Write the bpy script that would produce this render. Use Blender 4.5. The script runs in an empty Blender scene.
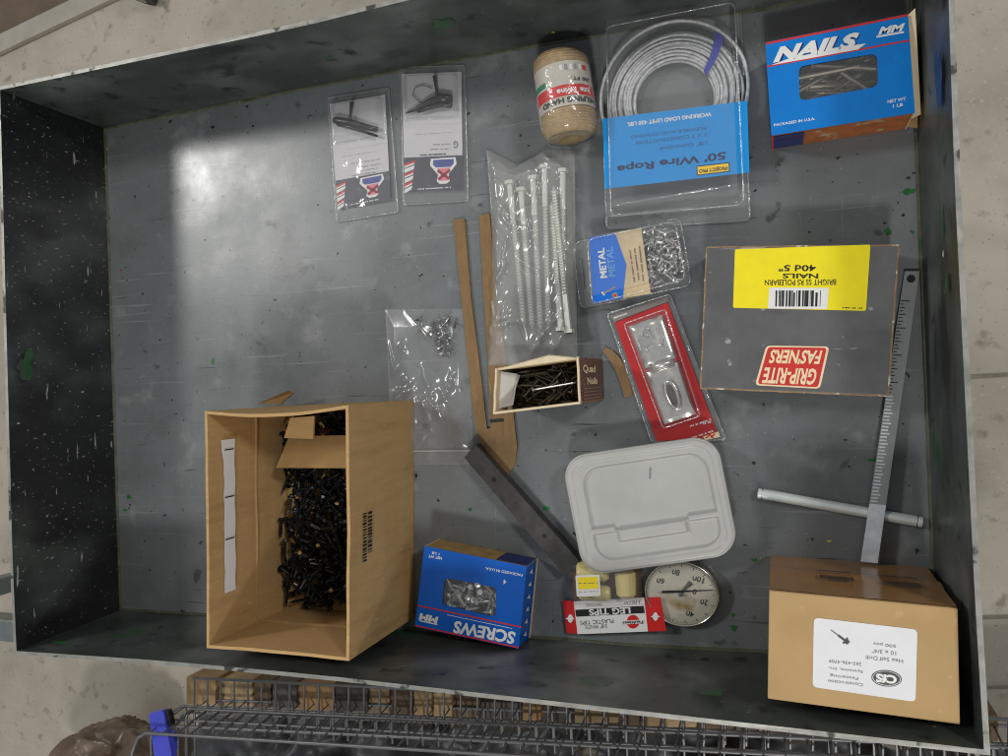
import bpy, bmesh, math, random
from mathutils import Vector, Matrix, noise
random.seed(7)
sc = bpy.context.scene
COL = sc.collection

# ------------------------------------------------------------------ camera
FPX = 780.9                                   # focal length in pixels of the 1008 x 756 photograph
CAM = Vector((0.86548, 0.28893, 0.84002))
ROT = Matrix(((0.9430604, 0.0393487, 0.3302860),
              (-0.0388508, 0.9992121, -0.0081112),
              (-0.3303449, -0.0051825, 0.9438461)))
cd = bpy.data.cameras.new('camera')
cam = bpy.data.objects.new('camera', cd)
COL.objects.link(cam)
cd.sensor_width = 36.0
cd.lens = FPX / 1008 * 36.0
cd.clip_start = 0.01
cd.clip_end = 100
cam.matrix_world = Matrix.Translation(CAM) @ ROT.to_4x4()
sc.camera = cam

# ------------------------------------------------------------------ light: a dim hall with ceiling lamps
w = bpy.data.worlds.new('World')
sc.world = w
w.use_nodes = True
w.node_tree.nodes['Background'].inputs[0].default_value = (0.95, 0.97, 1.0, 1)
w.node_tree.nodes['Background'].inputs[1].default_value = 0.30
def lamp(name, loc, target, power, size, col=(1, .985, .95)):
    l = bpy.data.lights.new(name, 'AREA')
    l.shape = 'DISK'; l.size = size; l.energy = power; l.color = col
    o = bpy.data.objects.new(name, l)
    COL.objects.link(o)
    o.location = loc
    o.rotation_euler = (Vector(target) - Vector(loc)).to_track_quat('-Z', 'Y').to_euler()
    return o
lamp('ceiling_lamp', (0.95, -2.0, 2.6), (.5, .3, 0), 46, .40)
lamp('ceiling_lamp', (-1.95, 1.40, 2.6), (.5, .3, 0), 42, .50)
lamp('ceiling_lamp', (2.9, 1.5, 2.6), (.5, .3, 0), 36, .50)
sc.view_settings.view_transform = 'Standard'
sc.view_settings.look = 'None'
sc.view_settings.exposure = 0.0
sc.view_settings.gamma = 1.0
sc.cycles.use_denoising = True
sc.cycles.filter_width = 1.1
sc.cycles.max_bounces = 10
sc.cycles.transparent_max_bounces = 24
sc.cycles.caustics_reflective = False
sc.cycles.caustics_refractive = False
sc.cycles.sample_clamp_indirect = 4

# ------------------------------------------------------------------ helpers
def U(x, y, z=0.0):
    """photo pixel -> point of the place at height z (distance comes from the plane it lies on)"""
    d = ROT @ Vector(((x - 504) / FPX, -(y - 378) / FPX, -1))
    return CAM + d * ((z - CAM.z) / d.z)
def lin(r, g, b):
    f = lambda c: (c / 255 / 12.92) if c / 255 <= .04045 else ((c / 255 + .055) / 1.055) ** 2.4
    return (f(r), f(g), f(b))
MATS = {}
def mat(name, col, rough=.6, metal=0., var=.12, vscale=40., bump=.0, bscale=300., spec=.5, coat=0., rvar=.0,
        spots=None, stretch=(1, 1, 1), trans=0.):
    """principled material: base colour with noise variation, fine relief, optional flecks (col, scale, threshold)"""
    if name in MATS: return MATS[name]
    m = bpy.data.materials.new(name); m.use_nodes = True; MATS[name] = m
    nt = m.node_tree; N = nt.nodes; L = nt.links
    b = N['Principled BSDF']
    b.inputs['Roughness'].default_value = rough
    b.inputs['Metallic'].default_value = metal
    b.inputs['Specular IOR Level'].default_value = spec
    b.inputs['Coat Weight'].default_value = coat
    b.inputs['Transmission Weight'].default_value = trans
    tc = N.new('ShaderNodeTexCoord'); mp = N.new('ShaderNodeMapping')
    mp.inputs['Scale'].default_value = stretch
    oi = N.new('ShaderNodeObjectInfo')
    ad = N.new('ShaderNodeVectorMath'); ad.operation = 'ADD'
    L.new(tc.outputs['Object'], ad.inputs[0]); L.new(oi.outputs['Random'], ad.inputs[1])
    L.new(ad.outputs[0], mp.inputs['Vector'])
    n = N.new('ShaderNodeTexNoise'); n.inputs['Scale'].default_value = vscale; n.inputs['Detail'].default_value = 6
    n.inputs['Roughness'].default_value = .65
    L.new(mp.outputs[0], n.inputs['Vector'])
    mr = N.new('ShaderNodeMapRange'); mr.inputs[1].default_value = .25; mr.inputs[2].default_value = .75
    mr.inputs[3].default_value = 1 - var; mr.inputs[4].default_value = 1 + var
    L.new(n.outputs[0], mr.inputs[0])
    mx = N.new('ShaderNodeMix'); mx.data_type = 'RGBA'; mx.blend_type = 'MULTIPLY'
    mx.inputs['Factor'].default_value = 1
    mx.inputs['A'].default_value = (*col, 1)
    L.new(mr.outputs[0], mx.inputs['B'])
    out = mx.outputs['Result']
    for i, (sc_col, sscale, thr, soft, *sx) in enumerate(spots or []):
        sn = N.new('ShaderNodeTexNoise'); sn.inputs['Scale'].default_value = sscale; sn.inputs['Detail'].default_value = 3
        sv = N.new('ShaderNodeVectorMath'); sv.operation = 'ADD'; sv.inputs[1].default_value = (3.1 * i + 1, 7.7 * i, .3)
        L.new(mp.outputs[0], sv.inputs[0])
        if sx:
            sm_ = N.new('ShaderNodeMapping'); sm_.inputs['Scale'].default_value = sx[0]; sm_.inputs['Rotation'].default_value = (0, 0, sx[1])
            L.new(sv.outputs[0], sm_.inputs['Vector']); L.new(sm_.outputs[0], sn.inputs['Vector'])
        else: L.new(sv.outputs[0], sn.inputs['Vector'])
        r = N.new('ShaderNodeMapRange'); r.inputs[1].default_value = thr; r.inputs[2].default_value = thr + soft
        L.new(sn.outputs[0], r.inputs[0])
        x2 = N.new('ShaderNodeMix'); x2.data_type = 'RGBA'
        L.new(r.outputs[0], x2.inputs['Factor']); L.new(out, x2.inputs['A']); x2.inputs['B'].default_value = (*sc_col, 1)
        out = x2.outputs['Result']
    L.new(out, b.inputs['Base Color'])
    if rvar:
        rr = N.new('ShaderNodeMapRange'); rr.inputs[1].default_value = .3; rr.inputs[2].default_value = .7
        rr.inputs[3].default_value = max(.03, rough - rvar); rr.inputs[4].default_value = rough + rvar
        L.new(n.outputs[0], rr.inputs[0]); L.new(rr.outputs[0], b.inputs['Roughness'])
    if bump:
        bn = N.new('ShaderNodeTexNoise'); bn.inputs['Scale'].default_value = bscale; bn.inputs['Detail'].default_value = 4
        L.new(mp.outputs[0], bn.inputs['Vector'])
        bp = N.new('ShaderNodeBump'); bp.inputs['Strength'].default_value = bump; bp.inputs['Distance'].default_value = .001
        L.new(bn.outputs[0], bp.inputs['Height']); L.new(bp.outputs[0], b.inputs['Normal'])
    return m
def clear(name, haze=.04, rough=.08, ior=1.45, bump=0., bscale=60., tint=(1, 1, 1), hazecol=(.8, .82, .83), refl=1.0):
    """thin clear film: see-through + fresnel gloss + a little haze"""
    if name in MATS: return MATS[name]
    m = bpy.data.materials.new(name); m.use_nodes = True; MATS[name] = m
    nt = m.node_tree; N = nt.nodes; L = nt.links
    N.remove(N['Principled BSDF']); o = N['Material Output']
    t = N.new('ShaderNodeBsdfTransparent'); t.inputs[0].default_value = (*tint, 1)
    g = N.new('ShaderNodeBsdfGlossy'); g.inputs['Roughness'].default_value = rough
    d = N.new('ShaderNodeBsdfDiffuse'); d.inputs[0].default_value = (*hazecol, 1)
    f = N.new('ShaderNodeLayerWeight')                     # same gloss from either side of the film
    pw = N.new('ShaderNodeMath'); pw.operation = 'POWER'; pw.inputs[1].default_value = 4.
    L.new(f.outputs['Facing'], pw.inputs[0])
    k = N.new('ShaderNodeMath'); k.operation = 'MULTIPLY_ADD'; k.inputs[1].default_value = .8; k.inputs[2].default_value = .045 * refl; k.use_clamp = True
    L.new(pw.outputs[0], k.inputs[0])
    m1 = N.new('ShaderNodeMixShader'); m1.inputs[0].default_value = haze
    m2 = N.new('ShaderNodeMixShader')
    L.new(t.outputs[0], m1.inputs[1]); L.new(d.outputs[0], m1.inputs[2])
    L.new(k.outputs[0], m2.inputs[0]); L.new(m1.outputs[0], m2.inputs[1]); L.new(g.outputs[0], m2.inputs[2])
    L.new(m2.outputs[0], o.inputs[0])
    if bump:
        tc = N.new('ShaderNodeTexCoord'); bn = N.new('ShaderNodeTexNoise'); bn.inputs['Scale'].default_value = bscale
        bn.inputs['Detail'].default_value = 3
        L.new(tc.outputs['Object'], bn.inputs['Vector'])
        bp = N.new('ShaderNodeBump'); bp.inputs['Strength'].default_value = bump; bp.inputs['Distance'].default_value = .004
        L.new(bn.outputs[0], bp.inputs['Height'])
        L.new(bp.outputs[0], g.inputs['Normal']); L.new(bp.outputs[0], f.inputs['Normal'])
    return m

def link(name, me, m, parent=None, loc=None, smooth=False):
    o = bpy.data.objects.new(name, me)
    COL.objects.link(o)
    for x in (m if isinstance(m, (list, tuple)) else [m]):
        if len(me.materials) < (len(m) if isinstance(m, (list, tuple)) else 1): me.materials.append(x)
    if smooth: me.polygons.foreach_set('use_smooth', [True] * len(me.polygons))
    if parent is not None: o.parent = parent
    if loc is not None: o.location = loc
    return o
def bm_mesh(bm, name):
    bmesh.ops.recalc_face_normals(bm, faces=bm.faces)
    me = bpy.data.meshes.new(name); bm.to_mesh(me); bm.free()
    return me
def tag(o, label=None, cat=None, group=None, kind=None):
    if label: o['label'] = label
    if cat: o['category'] = cat
    if group: o['group'] = group
    if kind: o['kind'] = kind
    return o
def rounded(pts, r, seg=5):
    """round the corners of a polygon (2-d Vectors)"""
    out = []; n = len(pts)
    for i in range(n):
        p, a, b = pts[i], pts[i - 1], pts[(i + 1) % n]
        u = (a - p); v = (b - p)
        rr = min(r, u.length * .48, v.length * .48)
        s = p + u.normalized() * rr; e = p + v.normalized() * rr
        for k in range(seg + 1):
            t = k / seg
            out.append(s * (1 - t) ** 2 + p * 2 * t * (1 - t) + e * t * t)
    return out
def inset(pts, d):
    c = sum(pts, Vector((0, 0))) / len(pts)
    return [p + (c - p).normalized() * d for p in pts]
def prism_bm(pts, z0, z1, holes=(), bevel=0., bm=None):
    bm = bm or bmesh.new()
    if holes:
        es = []
        for loop in [pts] + list(holes):
            vs = [bm.verts.new((p.x, p.y, z1)) for p in loop]
            es += [bm.edges.new((vs[i], vs[(i + 1) % len(vs)])) for i in range(len(vs))]
        fs = [g for g in bmesh.ops.triangle_fill(bm, edges=es, use_beauty=True)['geom'] if isinstance(g, bmesh.types.BMFace)]
        ex = bmesh.ops.extrude_face_region(bm, geom=fs)['geom']
        bmesh.ops.translate(bm, verts=[g for g in ex if isinstance(g, bmesh.types.BMVert)], vec=(0, 0, z0 - z1))
        return bm
    lo = [bm.verts.new((p.x, p.y, z0)) for p in pts]
    hi = [bm.verts.new((p.x, p.y, z1)) for p in pts]
    n = len(pts)
    bm.faces.new(hi); bm.faces.new(lo[::-1])
    for i in range(n): bm.faces.new((lo[i], lo[(i + 1) % n], hi[(i + 1) % n], hi[i]))
    if bevel:
        bmesh.ops.bevel(bm, geom=list(bm.edges), offset=bevel, segments=2, affect='EDGES', profile=.6)
    return bm
def solid_bm(lo, hi, bm=None, bevel=0.):
    """closed solid between two loops of 3-d points"""
    bm = bm or bmesh.new()
    a = [bm.verts.new(p) for p in lo]; b = [bm.verts.new(p) for p in hi]; n = len(a)
    bm.faces.new(b); bm.faces.new(a[::-1])
    for i in range(n): bm.faces.new((a[i], a[(i + 1) % n], b[(i + 1) % n], b[i]))
    if bevel: bmesh.ops.bevel(bm, geom=list(bm.edges), offset=bevel, segments=2, affect='EDGES')
    return bm
def tube_bm(path, r, sides=6, bm=None, closed=False):
    bm = bm or bmesh.new()
    n = len(path); rings = []
    rr = r if isinstance(r, (list, tuple)) else [r] * n
    up0 = Vector((0, 0, 1))
    for i, p in enumerate(path):
        if closed: t = path[(i + 1) % n] - path[i - 1]
        else: t = path[min(i + 1, n - 1)] - path[max(i - 1, 0)]
        t = t.normalized()
        up = up0 if abs(t.dot(up0)) < .95 else Vector((1, 0, 0))
        x = t.cross(up).normalized(); y = x.cross(t).normalized()
        rings.append([bm.verts.new(p + (x * math.cos(a) + y * math.sin(a)) * rr[i]) for a in [2 * math.pi * k / sides for k in range(sides)]])
    for i in range(n if closed else n - 1):
        A, B = rings[i], rings[(i + 1) % n]
        for k in range(sides): bm.faces.new((A[k], A[(k + 1) % sides], B[(k + 1) % sides], B[k]))
    if not closed:
        bm.faces.new(rings[0][::-1]); bm.faces.new(rings[-1])
    return bm
def arc(c, r, a0, a1, n, z=0):
    return [Vector((c.x + r * math.cos(a0 + (a1 - a0) * k / n), c.y + r * math.sin(a0 + (a1 - a0) * k / n), z)) for k in range(n + 1)]
TXT = {}
def text_pts(s, bold=.0):
    """flat mesh of a word, in a unit box (0..1, 0..1)"""
    key = (s, bold)
    if key not in TXT:
        c = bpy.data.curves.new('lettering', 'FONT'); c.body = s; c.offset = bold; c.resolution_u = 3; c.fill_mode = 'FRONT'
        o = bpy.data.objects.new('lettering', c); COL.objects.link(o)
        dg = bpy.context.evaluated_depsgraph_get(); dg.update()
        me = bpy.data.meshes.new_from_object(o.evaluated_get(dg))
        vs = [v.co.copy() for v in me.vertices]; fs = [tuple(p.vertices) for p in me.polygons]
        bpy.data.objects.remove(o); bpy.data.curves.remove(c); bpy.data.meshes.remove(me)
        x0 = min(v.x for v in vs); x1 = max(v.x for v in vs); y0 = min(v.y for v in vs); y1 = max(v.y for v in vs)
        TXT[key] = ([((v.x - x0) / (x1 - x0), (v.y - y0) / (y1 - y0)) for v in vs], fs)
    return TXT[key]

class Thing:
    def __init__(s, name, label, cat, px, z=0., group=None):
        s.o = bpy.data.objects.new(name, None); COL.objects.link(s.o)
        s.o.empty_display_size = .02
        s.org = U(px[0], px[1], z); s.o.location = s.org
        tag(s.o, label, cat, group)
    def L(s, x, y, z=0.): return U(x, y, z) - s.org + Vector((0, 0, s.org.z))      # local xy, absolute z
    def P(s, q, z): return [s.L(x, y, z).xy for x, y in q]
    def add(s, name, bm, m, parent=None, smooth=False, label=None):
        if s.org.z: bmesh.ops.translate(bm, verts=bm.verts, vec=(0, 0, -s.org.z))
        o = link(name, bm_mesh(bm, name), m, parent or s.o, smooth=smooth)
        if label: o['label'] = label
        return o
    def plate(s, name, q, z1, th, m, r=0., bevel=0., parent=None, holes=(), label=None, seg=5):
        """flat piece whose top outline in the photo is q, lying at height z1"""
        p = s.P(q, z1)
        if r: p = rounded(p, r, seg)
        return s.add(name, prism_bm(p, z1 - th, z1, holes, bevel), m, parent, label=label)
    def text(s, body, bl, br, tl, z, m, bold=.0, parent=None, name='lettering', mapf=None):
        """flat print; bl, br, tl: photo pixels of the reading-bottom-left, bottom-right, top-left of the words"""
        vs, fs = text_pts(body, bold)
        if mapf is None:
            a, b, c = s.L(*bl, z), s.L(*br, z), s.L(*tl, z)
            mapf = lambda u, v: a + (b - a) * u + (c - a) * v
        co = [mapf(u, v) - Vector((0, 0, s.org.z)) for u, v in vs]
        me = bpy.data.meshes.new(name); me.from_pydata(co, [], fs)
        return link(name, me, m, parent or s.o)
    def strip(s, name, a, b, wpx, z, m, parent=None):
        """thin printed line from pixel a to b"""
        A, B = s.L(*a, z), s.L(*b, z); n = (B - A).cross(Vector((0, 0, 1))).normalized() * wpx * .0005
        bm = bmesh.new(); bm.faces.new([bm.verts.new(p) for p in (A + n, A - n, B - n, B + n)])
        return s.add(name, bm, m, parent)
    def dashes(s, name, rows, z, m, parent=None, seed=1, h=1.1):
        """illegible fine print: rows of tiny dashes, each row (pixel a, pixel b)"""
        rnd = random.Random(seed); bm = bmesh.new()
        for a, b in rows:
            A, B = s.L(*a, z), s.L(*b, z); d = B - A; n = d.cross(Vector((0, 0, 1))).normalized() * h * .0005
            t = 0.
            while t < 1:
                e = min(1, t + rnd.uniform(.0006, .0016) / d.length); n2 = n * rnd.uniform(.55, 1.15)
                bm.faces.new([bm.verts.new(p) for p in (A + d * t + n2, A + d * t - n, A + d * e - n, A + d * e + n2)])
                t = e + (rnd.uniform(.0003, .0007) if rnd.random() < .8 else .0020) / d.length
        return s.add(name, bm, m, parent)
def walls_bm(outer, inner, z0, z1, bm=None):
    """ring wall"""
    bm = bm or bmesh.new(); n = len(outer)
    V = lambda L, z: [bm.verts.new((p.x, p.y, z)) for p in L]
    ol, oh, il, ih = V(outer, z0), V(outer, z1), V(inner, z0), V(inner, z1)
    for i in range(n):
        j = (i + 1) % n
        bm.faces.new((ol[i], ol[j], oh[j], oh[i])); bm.faces.new((il[j], il[i], ih[i], ih[j]))
        bm.faces.new((oh[i], oh[j], ih[j], ih[i])); bm.faces.new((ol[j], ol[i], il[i], il[j]))
    return bm
def wall_panel(a, b, z0, z1, th, inward, bevel=.0006):
    """upright panel from a to b (2-d), thickness towards inward"""
    n = inward.normalized() * th
    q = [a, b, b + n, a + n]
    return prism_bm(q, z0, z1, bevel=bevel)
def offset_quad(q, d):
    """inset a convex quad by d on every side"""
    n = len(q); c = sum(q, Vector((0, 0))) / n; lines = []
    for i in range(n):
        a, b = q[i], q[(i + 1) % n]; nn = Vector((-(b - a).y, (b - a).x)).normalized()
        if nn.dot(c - a) < 0: nn = -nn
        lines.append((a + nn * d, b - a))
    out = []
    for i in range(n):
        p, u = lines[i - 1]; q2, v = lines[i]
        k = u.x * v.y - u.y * v.x; t = ((q2 - p).x * v.y - (q2 - p).y * v.x) / k
        out.append(p + u * t)
    return out

# ------------------------------------------------------------------ materials
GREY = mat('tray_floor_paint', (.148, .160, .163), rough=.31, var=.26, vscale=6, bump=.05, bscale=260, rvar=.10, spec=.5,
           spots=[((.24, .25, .253), 30, .60, .2), ((.095, .10, .10), 9, .58, .2), ((.225, .235, .24), 70, .655, .10, (.10, 3.2, 1), .10), ((.215, .225, .23), 60, .69, .08, (2.6, .10, 1), .35), ((.06, .064, .066), 80, .70, .05, (.12, 3.0, 1), -.2),
                  ((.33, .34, .34), 420, .69, .05), ((.018, .02, .02), 110, .71, .015), ((.02, .022, .02), 330, .715, .02), ((.07, .075, .07), 34, .70, .05), ((.03, .075, .035), 70, .755, .02)])
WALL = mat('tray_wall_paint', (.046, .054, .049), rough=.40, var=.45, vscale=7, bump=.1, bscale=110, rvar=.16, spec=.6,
           spots=[((.15, .165, .158), 9, .46, .3), ((.013, .015, .015), 10, .55, .14, (.6, .6, 1.6), .5), ((.16, .17, .165), 210, .69, .05), ((.018, .02, .02), 30, .62, .08), ((.02, .07, .025), 11, .64, .10)])  # pale grey clouds: mottled paint with some sheen painted in
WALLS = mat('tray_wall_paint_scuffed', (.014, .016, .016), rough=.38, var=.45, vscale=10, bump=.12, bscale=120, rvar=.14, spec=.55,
            spots=[((.10, .113, .108), 7.5, .50, .32), ((.010, .011, .011), 12, .55, .12), ((.24, .25, .245), 300, .66, .06), ((.40, .41, .40), 120, .725, .03), ((.3, .3, .3), 80, .70, .03, (.3, .3, 3), .2), ((.012, .06, .018), 13, .67, .07)], stretch=(1, 1, .6))  # grey clouds partly paint in the ceiling's reflection; the pale flecks are scuffs
RIM = mat('worn_steel_edge', (.30, .30, .275), rough=.5, metal=.5, var=.35, vscale=60, spots=[((.06, .06, .055), 45, .6, .05)])
BEAD = mat('weld_seam', (.085, .088, .06), rough=.6, var=.4, vscale=60, bump=.4, bscale=200, spots=[((.115, .115, .06), 50, .60, .12), ((.03, .06, .025), 24, .64, .08), ((.2, .2, .17), 120, .68, .05)])
GREEN = mat('green_paint', (.015, .13, .028), rough=.4, var=.4, vscale=120)
GREENW = mat('faded_green_paint', (.022, .085, .03), rough=.42, var=.5, vscale=70, spots=[((.045, .052, .048), 45, .52, .1)])
YELL = mat('yellow_paint', (.5, .4, .04), rough=.5)
BLACK = mat('black_paint', (.008, .008, .008), rough=.5)
REDP = mat('red_paint', (.5, .03, .02), rough=.5)
CONC = mat('concrete', (.40, .355, .29), rough=.75, var=.2, vscale=5, bump=.25, bscale=90, spots=[((.48, .435, .365), 2.6, .48, .3), ((.30, .262, .21), 5, .56, .25), ((.24, .205, .16), 30, .62, .14), ((.44, .40, .33), 120, .62, .1), ((.2, .17, .13), 160, .66, .08)])
CARD = mat('cardboard', lin(182, 149, 102), rough=.8, var=.09, vscale=22, bump=.06, bscale=300, spots=[(lin(160, 128, 85), 9, .56, .25), (lin(204, 172, 128), 60, .66, .1)], stretch=(1, 6, 1), spec=.25)
CARDIN = mat('cardboard_raw', lin(162, 132, 88), rough=.85, var=.12, vscale=40, bump=.15, bscale=200, spec=.2)
KRAFT = mat('cardboard_light', lin(182, 151, 106), rough=.78, var=.08, vscale=20, bump=.05, bscale=300, spots=[(lin(172, 136, 92), 10, .57, .2), (lin(200, 168, 124), 70, .67, .1)], spec=.25)
TAPE = mat('brown_tape', lin(158, 116, 70), rough=.18, var=.15, vscale=30, bump=.25, bscale=45, spec=.6)
WHITE = mat('white_label', (.74, .74, .76), rough=.55, var=.04, vscale=40)
CREAM = mat('cream_card', lin(222, 205, 172), rough=.7, var=.1, vscale=60)
INK = mat('black_ink', (.012, .012, .013), rough=.5)
GINK = mat('grey_ink', (.2, .2, .21), rough=.55)
BLUE = mat('blue_print', lin(0, 120, 205), rough=.33, var=.08, vscale=40, spec=.45, spots=[((.35, .5, .62), 70, .72, .08)])
BLUE2 = mat('royal_blue_print', lin(8, 92, 190), rough=.33, var=.08, vscale=40, spec=.45, spots=[((.35, .5, .62), 70, .74, .08)])
NAVY = mat('navy_print', lin(22, 40, 105), rough=.4, var=.15, vscale=60)
REDPR = mat('red_print', lin(205, 50, 55), rough=.4, var=.1, vscale=60)
WINK = mat('white_print', (.78, .78, .76), rough=.5, var=.05)
CREAMINK = mat('cream_print', lin(238, 215, 175), rough=.5, var=.05)
ORANGE = mat('orange_brown_print', lin(172, 98, 48), rough=.5, var=.35, vscale=70, spots=[((.5, .38, .25), 60, .62, .1)])
STEEL = mat('bright_steel', (.66, .66, .65), rough=.4, metal=.8, var=.2, vscale=80, rvar=.1)
ZINC = mat('zinc_plated', (.66, .67, .61), rough=.52, metal=.5, var=.12, vscale=80, rvar=.1)
DARKST = mat('dull_nail_steel', (.25, .225, .19), rough=.42, metal=.9, var=.3, vscale=90)
BLK = mat('black_oxide', (.022, .023, .025), rough=.3, metal=.55, var=.4, vscale=120)
HARD = mat('hardboard', lin(130, 102, 66), rough=.75, var=.2, vscale=60, bump=.15, bscale=260, stretch=(4, 1, 1))
FILM = clear('clear_film', haze=.03, rough=.05)
SHELL = clear('clear_clamshell', haze=.06, rough=.08, bump=.35, bscale=40, refl=1.6)
BAGM = clear('poly_bag', haze=.25, rough=.17, bump=.12, bscale=40, refl=1.8, hazecol=(.78, .78, .74))
BAGM2 = clear('thin_poly_bag', haze=.055, rough=.2, bump=.08, bscale=40, refl=1.8)

# ------------------------------------------------------------------ the setting: concrete floor of the hall
ZF = -0.80
bm = bmesh.new()
bm.faces.new([bm.verts.new(p) for p in ((-14, -14, ZF), (14, -14, ZF), (14, 14, ZF), (-14, 14, ZF))])
floor = tag(link('concrete_floor', bm_mesh(bm, 'concrete_floor'), CONC), 'pale worn concrete floor below the tray', kind='structure')
JOINT = mat('joint_filler', (.2, .175, .14), rough=.9, var=.3, vscale=40)
for a, b in (((950, 378), (1060, 372)), ((965, 618), (1060, 615)), ((970, 688), (1060, 684))):
    A, B = U(*a, ZF), U(*b, ZF); n = (B - A).cross(Vector((0, 0, 1))).normalized() * .003
    bm = bmesh.new(); bm.faces.new([bm.verts.new(p + Vector((0, 0, .003))) for p in (A + n, A - n, B + (B - A) * 2 - n, B + (B - A) * 2 + n)])
    link('joint', bm_mesh(bm, 'joint'), JOINT, floor)
# dark floor covering and its pale edge strip, far top left
DARKF = mat('brown_floor_covering', (.12, .085, .055), rough=.7, var=.25, vscale=12, bump=.2)
STRIP = mat('pale_edge_strip', (.36, .33, .28), rough=.45, var=.15, vscale=15)
A, B = U(-60, 70, ZF), U(130, -22, ZF); d = (B - A).normalized(); nn = Vector((-d.y, d.x, 0))
bm = prism_bm([(A - d * 1.5).xy, (B + d * 2).xy, (B + d * 2 + nn * 3).xy, (A - d * 1.5 + nn * 3).xy], ZF + .002, ZF + .010)
tag(link('floor_covering', bm_mesh(bm, 'floor_covering'), DARKF), 'dark brown floor covering at the far top left', kind='structure')
bm = prism_bm([(A - d * 1.5 - nn * .045).xy, (B + d * 2 - nn * .045).xy, (B + d * 2 + nn * .006).xy, (A - d * 1.5 + nn * .006).xy], ZF + .002, ZF + .018, bevel=.003)
tag(link('edge_strip', bm_mesh(bm, 'edge_strip'), STRIP), 'pale metal strip along the edge of the brown floor covering', kind='structure')
# caster wheel just inside the top edge
t = Thing('caster_wheel', 'dark rubber wheel just cut by the top edge of the photo', 'wheel', (141, -9), ZF)
c = t.L(141, -7, ZF + .04).xy
ax = Vector((.35, 1)).normalized(); px_ = Vector((ax.y, -ax.x))
def disc_solid(c, ax, r, wd, zc, n=20):
    lo = [Vector((c.x, c.y, zc)) + Vector((px_.x, px_.y, 0)) * (r * math.cos(k * 2 * math.pi / n)) + Vector((0, 0, r * math.sin(k * 2 * math.pi / n))) - Vector((ax.x, ax.y, 0)) * wd / 2 for k in range(n)]
    hi = [p + Vector((ax.x, ax.y, 0)) * wd for p in lo]
    return solid_bm(lo, hi)
RUB = mat('black_rubber', (.02, .02, .021), rough=.6, var=.2)
t.add('tyre', disc_solid(c, ax, .04, .028, ZF + .04), RUB)
t.add('hub', disc_solid(c, ax, .018, .034, ZF + .04), RIM)
t.add('fork', prism_bm([c + px_ * .02 + ax * .022, c - px_ * .02 + ax * .022, c - px_ * .02 - ax * .022, c + px_ * .02 - ax * .022], ZF + .085, ZF + .092), RIM)

# ------------------------------------------------------------------ the steel tray
H = .155
T = Thing('steel_tray', 'large dark grey painted steel tray with upright sides holding the hardware', 'tray', (500, 380), -.003)
def dense(pts, z, n=10):
    """even points along a pixel polyline lifted to height z"""
    P = [U(x, y, z) for x, y in pts]; Ls = [(P[i + 1] - P[i]).length for i in range(len(P) - 1)]; tot = sum(Ls); out = []
    for k in range(n + 1):
        s = tot * k / n; i = 0
        while i < len(Ls) - 1 and s > Ls[i]: s -= Ls[i]; i += 1
        out.append(P[i].lerp(P[i + 1], min(1, s / Ls[i])))
    return out
fTL, fBL, fTR, fBR = (104.8, 128.3), (120.6, 610), (911, -21), (937, 661)
rTL, rBL, rTR, rBR = (0, 90), (16.5, 651), (945.5, -126), (984, 749.5)
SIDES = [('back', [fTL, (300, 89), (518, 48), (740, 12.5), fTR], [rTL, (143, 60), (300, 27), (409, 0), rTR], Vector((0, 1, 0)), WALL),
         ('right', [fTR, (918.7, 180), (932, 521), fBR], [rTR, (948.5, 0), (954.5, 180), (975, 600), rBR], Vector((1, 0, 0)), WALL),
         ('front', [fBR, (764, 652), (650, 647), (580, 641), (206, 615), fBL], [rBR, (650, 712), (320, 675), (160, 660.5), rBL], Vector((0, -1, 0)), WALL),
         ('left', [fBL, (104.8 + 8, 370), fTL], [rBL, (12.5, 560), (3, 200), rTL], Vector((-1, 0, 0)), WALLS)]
floor_loop = []
TH = .0042
for nm, fl, rl, out, m in SIDES:
    n = 16
    lo = dense(fl, 0, n); hi = dense(rl, H, n)
    floor_loop += lo[:-1]
    bm = bmesh.new(); ml = 0
    rows = []
    for i in range(n + 1):
        a, b = lo[i] - T.org, hi[i] - T.org
        col = []
        for k in range(7):
            p = a.lerp(b, k / 6)
            col.append(bm.verts.new(p))
        e = 0
        if i == 0: e = -1
        if i == n: e = 1
        d = (lo[-1] - lo[0]).normalized() * e * TH
        jit = Vector((0, 0, noise.noise(hi[i] * 30) * .0006))
        rows.append((col, bm.verts.new(b + out * TH + d + jit), bm.verts.new(a + out * TH + d - Vector((0, 0, .003)))))
    for i in range(n):
        A, B = rows[i], rows[i + 1]
        for k in range(6): bm.faces.new((A[0][k], B[0][k], B[0][k + 1], A[0][k + 1]))
        f = bm.faces.new((A[0][6], B[0][6], B[1], A[1])); f.material_index = 1
        bm.faces.new((A[1], B[1], B[2], A[2]))
    bmesh.ops.recalc_face_normals(bm, faces=bm.faces)
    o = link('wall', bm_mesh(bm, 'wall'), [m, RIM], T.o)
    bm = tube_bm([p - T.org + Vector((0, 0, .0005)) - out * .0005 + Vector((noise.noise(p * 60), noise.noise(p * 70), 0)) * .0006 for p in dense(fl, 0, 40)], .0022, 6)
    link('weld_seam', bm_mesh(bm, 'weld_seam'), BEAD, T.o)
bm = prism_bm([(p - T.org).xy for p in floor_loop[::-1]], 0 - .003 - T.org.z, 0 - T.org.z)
link('tray_floor', bm_mesh(bm, 'tray_floor'), GREY, T.o)

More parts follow.
